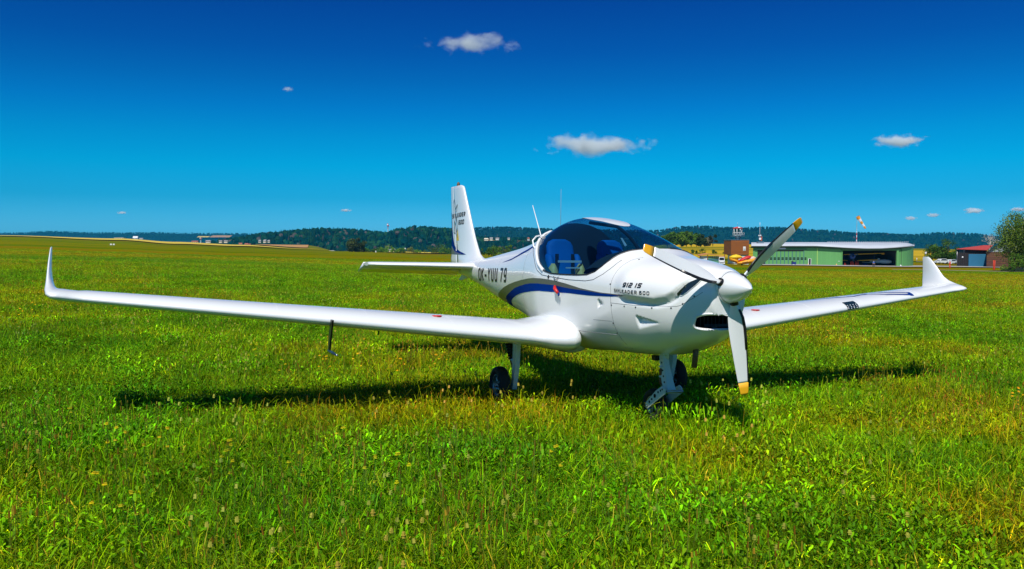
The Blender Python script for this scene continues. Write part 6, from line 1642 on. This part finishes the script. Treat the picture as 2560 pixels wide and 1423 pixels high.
pb = at(2530, 678, 186); pile = thing('timber_pile', 'pile of pale squared timber beams lying under the birch', 'timber', pb)
M['timber'] = mat('weathered_beams', (.46, .30, .14), .8, var=.3, vscale=2, stretch=(.3, 3, 3))
for k, (x, z, Lb, y) in enumerate([(0, .06, 5.2, 0), (.15, .32, 4.9, .05), (-.1, .58, 5.0, .1), (.2, .06, 5.0, .35), (.1, .32, 4.6, .4)]): MB().box(x - Lb / 2, x + Lb / 2, y - .12, y + .12, z - .1, z + .12).build('beam', M['timber'], pile)
rb_ = at(2314, 648, 262); t = thing('road_sign', 'small grey road sign on a post right of the hangar', 'sign', rb_); MB().tube([(0, 0, 0), (0, 0, 2.2)], .04, 6).build('post', M['steel'], t); MB().box(-.28, .28, -.05, -.02, 1.7, 2.25).build('plate', M['signwhite'], t)

# ------------------------------------------------------------------ far buildings, markers, masts
gh = 'far buildings beyond the fields'
M['cream'] = mat('cream_render', (.70, .62, .48), .8); M['tile'] = mat('clay_tile_roof', (.30, .09, .06), .8); M['greyroof'] = mat('grey_roof', (.28, .27, .28), .8)
def house(u, v, Y, w, h, d, wallm, roofm, label, rz=0.0, rise=.4, nw=3):
    w, h, d = w * .8, h * .68, d * .8
    b = at(u, v, Y); t = thing('house', label, 'house', b, rz, gh)
    MB().box(-w / 2, w / 2, 0, d, -.8, h).build('wall', wallm, t)
    if rise > 0:
        MB().add([(-w / 2 - .3, -.4, h), (w / 2 + .3, -.4, h), (w / 2 + .3, d + .4, h), (-w / 2 - .3, d + .4, h), (-w / 2 - .3, d / 2, h + d * rise), (w / 2 + .3, d / 2, h + d * rise)], [(0, 1, 5, 4), (2, 3, 4, 5), (3, 0, 4), (1, 2, 5), (0, 3, 2, 1)]).build('roof', roofm, t)
    else: MB().box(-w / 2 - .2, w / 2 + .2, -.2, d + .2, h, h + .4).build('roof', roofm, t)
    for k in range(nw): x = -w / 2 + w * (k + .5) / nw; MB().box(x - w / nw * .22, x + w / nw * .22, -.12, -.02, h * .35, h * .75).build('window', M['pane'], t)
house(338, 598.5, 1300, 8, 3.2, 7, M['signwhite'], M['signwhite'], 'white house far left beyond the wheat field', .2, .45); house(352, 599.5, 1310, 6, 1.8, 6, M['signwhite'], M['greyroof'], 'long low white barn beside the far left white house', .1, .3)
house(297, 597.5, 1250, 17, 2.2, 8, M['cream'], M['cream'], 'wide pale farm shed further left than the white house', 0, 0, 5)
house(486, 607.5, 1350, 12, 2.6, 7, M['cream'], M['tile'], 'low cream house left of the red and white striped mast', 0, .3); house(520, 606.5, 1400, 9, 3, 7, M['cream'], M['greyroof'], 'small cream house right of the striped mast', .2, .3)
house(551, 606.5, 1420, 6, 4, 7, M['cream'], M['greyroof'], 'left of two tall cream houses before the wooded hill', .1, .2); house(564, 606.5, 1420, 7, 4, 7, M['cream'], M['greyroof'], 'right of two tall cream houses before the wooded hill', .1, .2)
house(601, 613.5, 1250, 5.5, 2.2, 6, M['signwhite'], M['tile'], 'small red roofed house left of the brown stubble field', .2, .45); house(615, 614, 1260, 6, 2.2, 6, M['cream'], M['tile'], 'larger red roofed house left of the brown stubble field', -.1, .4); house(623, 614.3, 1240, 4, 2, 6, M['tile'], M['tile'], 'dark red shed right of the red roofed houses', 0, .3)
house(650, 606.5, 1700, 5, 4, 7, M['cream'], M['greyroof'], 'left white gabled house among the hill trees', .5, .5); house(661, 606.5, 1700, 7, 4.5, 7, M['cream'], M['greyroof'], 'middle white gabled house among the hill trees', -.3, .5); house(672, 606, 1700, 5, 3.6, 7, M['cream'], M['greyroof'], 'right white gabled house among the hill trees', .3, .4)
house(826, 630, 900, 9, 1.6, 8, M['steelblue'], M['signwhite'], 'long low shed with white roof left of the round tree', 0, 0, 4)
house(973, 629.5, 1000, 7, 3.2, 7, M['signwhite'], M['greyroof'], 'low white shed behind the hedge right of the white post', 0, .2); house(985, 629.5, 1010, 4, 2.5, 7, M['signwhite'], M['greyroof'], 'small grey shed right of the low white shed', 0, .3); house(1011, 631, 1000, 3, 4.5, 5, M['steelblue'], M['signwhite'], 'narrow pale blue building behind the hedge', 0, .5)
house(1216, 601, 1650, 9, 3.5, 8, M['cream'], M['cream'], 'cream house left end of the hillside hamlet', .2, .3); house(1228, 600.5, 1650, 7, 4, 8, M['cream'], M['greyroof'], 'tall cream house in the hillside hamlet', 0, .4); house(1243, 599.5, 1660, 8, 3, 8, M['signwhite'], M['greyroof'], 'white house in the middle of the hillside hamlet', -.2, .3); house(1272, 599, 1660, 5, 2.5, 8, M['cream'], M['greyroof'], 'lone cream house right of the hillside hamlet', .1, .3); house(1322, 600.5, 1600, 4, 4, 6, M['signwhite'], M['tile'], 'white house with red roof left of the canopy', .3, .5)
def mast(u, v, Y, h, r_, label, striped=True, base=0.0):
    b = at(u, v, Y); t = thing('lattice_mast', label, 'mast', b); n = 10
    for k in range(n): MB().tube([(0, 0, h * k / n - (4 if k == 0 else 0)), (0, 0, h * (k + 1) / n)], [r_ * (1 - .06 * k), r_ * (1 - .06 * (k + 1))], 6).build('mast_section', (M['ladred'] if k % 2 else M['signwhite']) if (striped and k > 4) else M['steelblue'], t)
    MB().lathe([(0, r_ * .6), (h * .02, r_ * 2), (h * .05, r_ * 2), (h * .06, r_ * .6)], (0, 0, h * .72), (0, 0, 1), 10).build('platform', M['ladred'], t)
    for k in range(3): MB().lathe([(0, .0), (.3, r_ * 1.1), (.5, r_ * 1.1)], (r_ * math.cos(k * 2.1), r_ * math.sin(k * 2.1), h * (.8 + .05 * k)), (math.cos(k * 2.1), math.sin(k * 2.1) - .6, 0), 10).build('dish', M['signwhite'], t)
mast(970, 586, 2080, 27, 1.7, 'red and white transmitter mast on the saddle of the wooded hill')
mast(502, 608, 1380, 9.5, .9, 'short red and white striped mast beyond the wheat field')
for k, (u, lab) in enumerate([(277.5, 'left of the two white runway boards in the meadow'), (284.5, 'right of the two white runway boards in the meadow')]):
    b = spot(u, 330); t = thing('runway_board', lab, 'marker', b, 0, 'white runway boards'); MB().box(-.36, .36, -.04, .04, .25, .75).build('board', M['signwhite'], t); MB().box(-.3, -.24, -.03, .03, -.1, .25).box(.24, .3, -.03, .03, -.1, .25).build('feet', M['steel'], t)
b = at(939.5, 634, 585); t = thing('white_post', 'white concrete post at the edge of the meadow', 'post', b); MB().box(-.3, .3, -.3, .3, -.5, 1.8).build('shaft', M['signwhite'], t); MB().box(-.36, .36, -.36, .36, 1.8, 1.95).build('cap', M['signwhite'], t)
# fire-damaged pale shed strip seen at the right of the hangar
b = at(2292, 652, 262); t = thing('barrier_post', 'red and white barrier post by the path right of the hangar', 'post', b); MB().tube([(0, 0, -.2), (0, 0, .9)], .07, 8).build('shaft', M['signwhite'], t); MB().tube([(0, 0, .9), (0, 0, 1.15)], .075, 8).build('top', M['red'], t)

# ------------------------------------------------------------------ air and clouds
def volume_mat(name, col, dens, aniso=0.0):
    m = bpy.data.materials.new(name); m.use_nodes = True; nt = m.node_tree
    for n in list(nt.nodes): nt.nodes.remove(n)
    o = nt.nodes.new('ShaderNodeOutputMaterial'); v = nt.nodes.new('ShaderNodeVolumePrincipled')
    v.inputs['Color'].default_value = (*col, 1); v.inputs['Density'].default_value = dens; v.inputs['Anisotropy'].default_value = aniso
    nt.links.new(v.outputs[0], o.inputs['Volume']); return m
bpy.context.view_layer.update()
ZS = [(o.matrix_world @ Vector(c)).z for o in SC.objects if o.type == 'MESH' for c in (o.bound_box[0], o.bound_box[6])]
print('scene heights', min(ZS), max(ZS))
hz = MB(); hz.box(-9000, 9000, -300, 9600, min(ZS) - 1.5, max(ZS) + 12)
haze = hz.build('haze', volume_mat('thin_blue_air', (0.02, 0.45, 1.0), 5.5e-5)); haze['kind'] = 'stuff'

def cloud(u, v, w_px, h_px, Y, label, seed, dens=1.0, lumps=9):
    """a small fair-weather cloud: noise-eroded vapour inside a box standing far beyond the hills"""
    c = bearing(u, v, Y); w = w_px / F_PX * Y / 2; h = h_px / F_PX * Y / 2; d = w * .6
    m = bpy.data.materials.new('cloud_vapour'); m.use_nodes = True; nt = m.node_tree
    for n in list(nt.nodes): nt.nodes.remove(n)
    N, Lk = nt.nodes.new, nt.links.new
    o = N('ShaderNodeOutputMaterial'); vp = N('ShaderNodeVolumePrincipled'); vp.inputs['Color'].default_value = (.94, .985, 1, 1); vp.inputs['Anisotropy'].default_value = .0
    tc = N('ShaderNodeTexCoord'); mp = N('ShaderNodeMapping'); mp.inputs['Scale'].default_value = (1 / w, 1 / d, 1 / h)
    Lk(tc.outputs['Object'], mp.inputs[0])
    nz = N('ShaderNodeTexNoise'); nz.inputs['Scale'].default_value = 1.0; nz.inputs['Detail'].default_value = 6; nz.inputs['Roughness'].default_value = .60
    mp2 = N('ShaderNodeMapping'); s_ = 4.6 / w; mp2.inputs['Scale'].default_value = (s_, s_, s_ * 1.5); mp2.inputs['Location'].default_value = (seed * 3.7, seed * 1.3, seed * .9)
    Lk(tc.outputs['Object'], mp2.inputs[0]); Lk(mp2.outputs[0], nz.inputs['Vector'])
    ln = N('ShaderNodeVectorMath'); ln.operation = 'LENGTH'; Lk(mp.outputs[0], ln.inputs[0])
    # flat base: squeeze the lower half
    a = N('ShaderNodeMath'); a.operation = 'MULTIPLY_ADD'; a.inputs[1].default_value = -1.0; a.inputs[2].default_value = 0.62; Lk(ln.outputs['Value'], a.inputs[0])
    b = N('ShaderNodeMath'); b.operation = 'MULTIPLY_ADD'; b.inputs[1].default_value = 1.7; Lk(nz.outputs['Fac'], b.inputs[0]); Lk(a.outputs[0], b.inputs[2])
    c2 = N('ShaderNodeMath'); c2.operation = 'SUBTRACT'; c2.inputs[1].default_value = .98; Lk(b.outputs[0], c2.inputs[0])
    e = N('ShaderNodeMath'); e.operation = 'MULTIPLY'; e.inputs[1].default_value = dens * 10.0 / h / 2; e.use_clamp = False; Lk(c2.outputs[0], e.inputs[0])
    mx = N('ShaderNodeMath'); mx.operation = 'MAXIMUM'; mx.inputs[1].default_value = 0; Lk(e.outputs[0], mx.inputs[0])
    Lk(mx.outputs[0], vp.inputs['Density']); Lk(vp.outputs[0], o.inputs['Volume'])
    mb = MB(); mb.box(-w, w, -d, d, -h, h)
    ob = mb.build('cloud', m, loc=c); tag(ob, label, 'cloud', 'small clouds in the blue sky')
    return ob
cloud(1185, 110, 370, 76, 10500, 'long wispy white cloud highest in the sky', 1, .5)
cloud(1488, 364, 420, 88, 10500, 'largest flat white cloud above the cockpit', 2, 1.3)
cloud(2246, 353, 225, 54, 10500, 'white cloud high at the right of the sky', 3, 1.2)
cloud(720, 223, 46, 22, 10500, 'tiny white cloud high on the left', 4, .7)
cloud(2435, 527, 90, 26, 16000, 'pale cloud low at the right above the barn', 5, 2.08)
cloud(2333, 538, 60, 18, 16000, 'faint cloud low between barn and windsock', 6, 1.3)
cloud(2278, 546, 56, 18, 16000, 'small pale cloud just right of the windsock', 7, 1.82)
cloud(865, 526, 50, 14, 16000, 'small pale cloud low above the wooded hill', 8, 1.56)
cloud(305, 532, 46, 12, 16000, 'faint small cloud low on the far left', 9, 1.04)
cloud(2545, 524, 70, 20, 16000, 'pale cloud low at the right edge behind the birch', 10, 1.56)
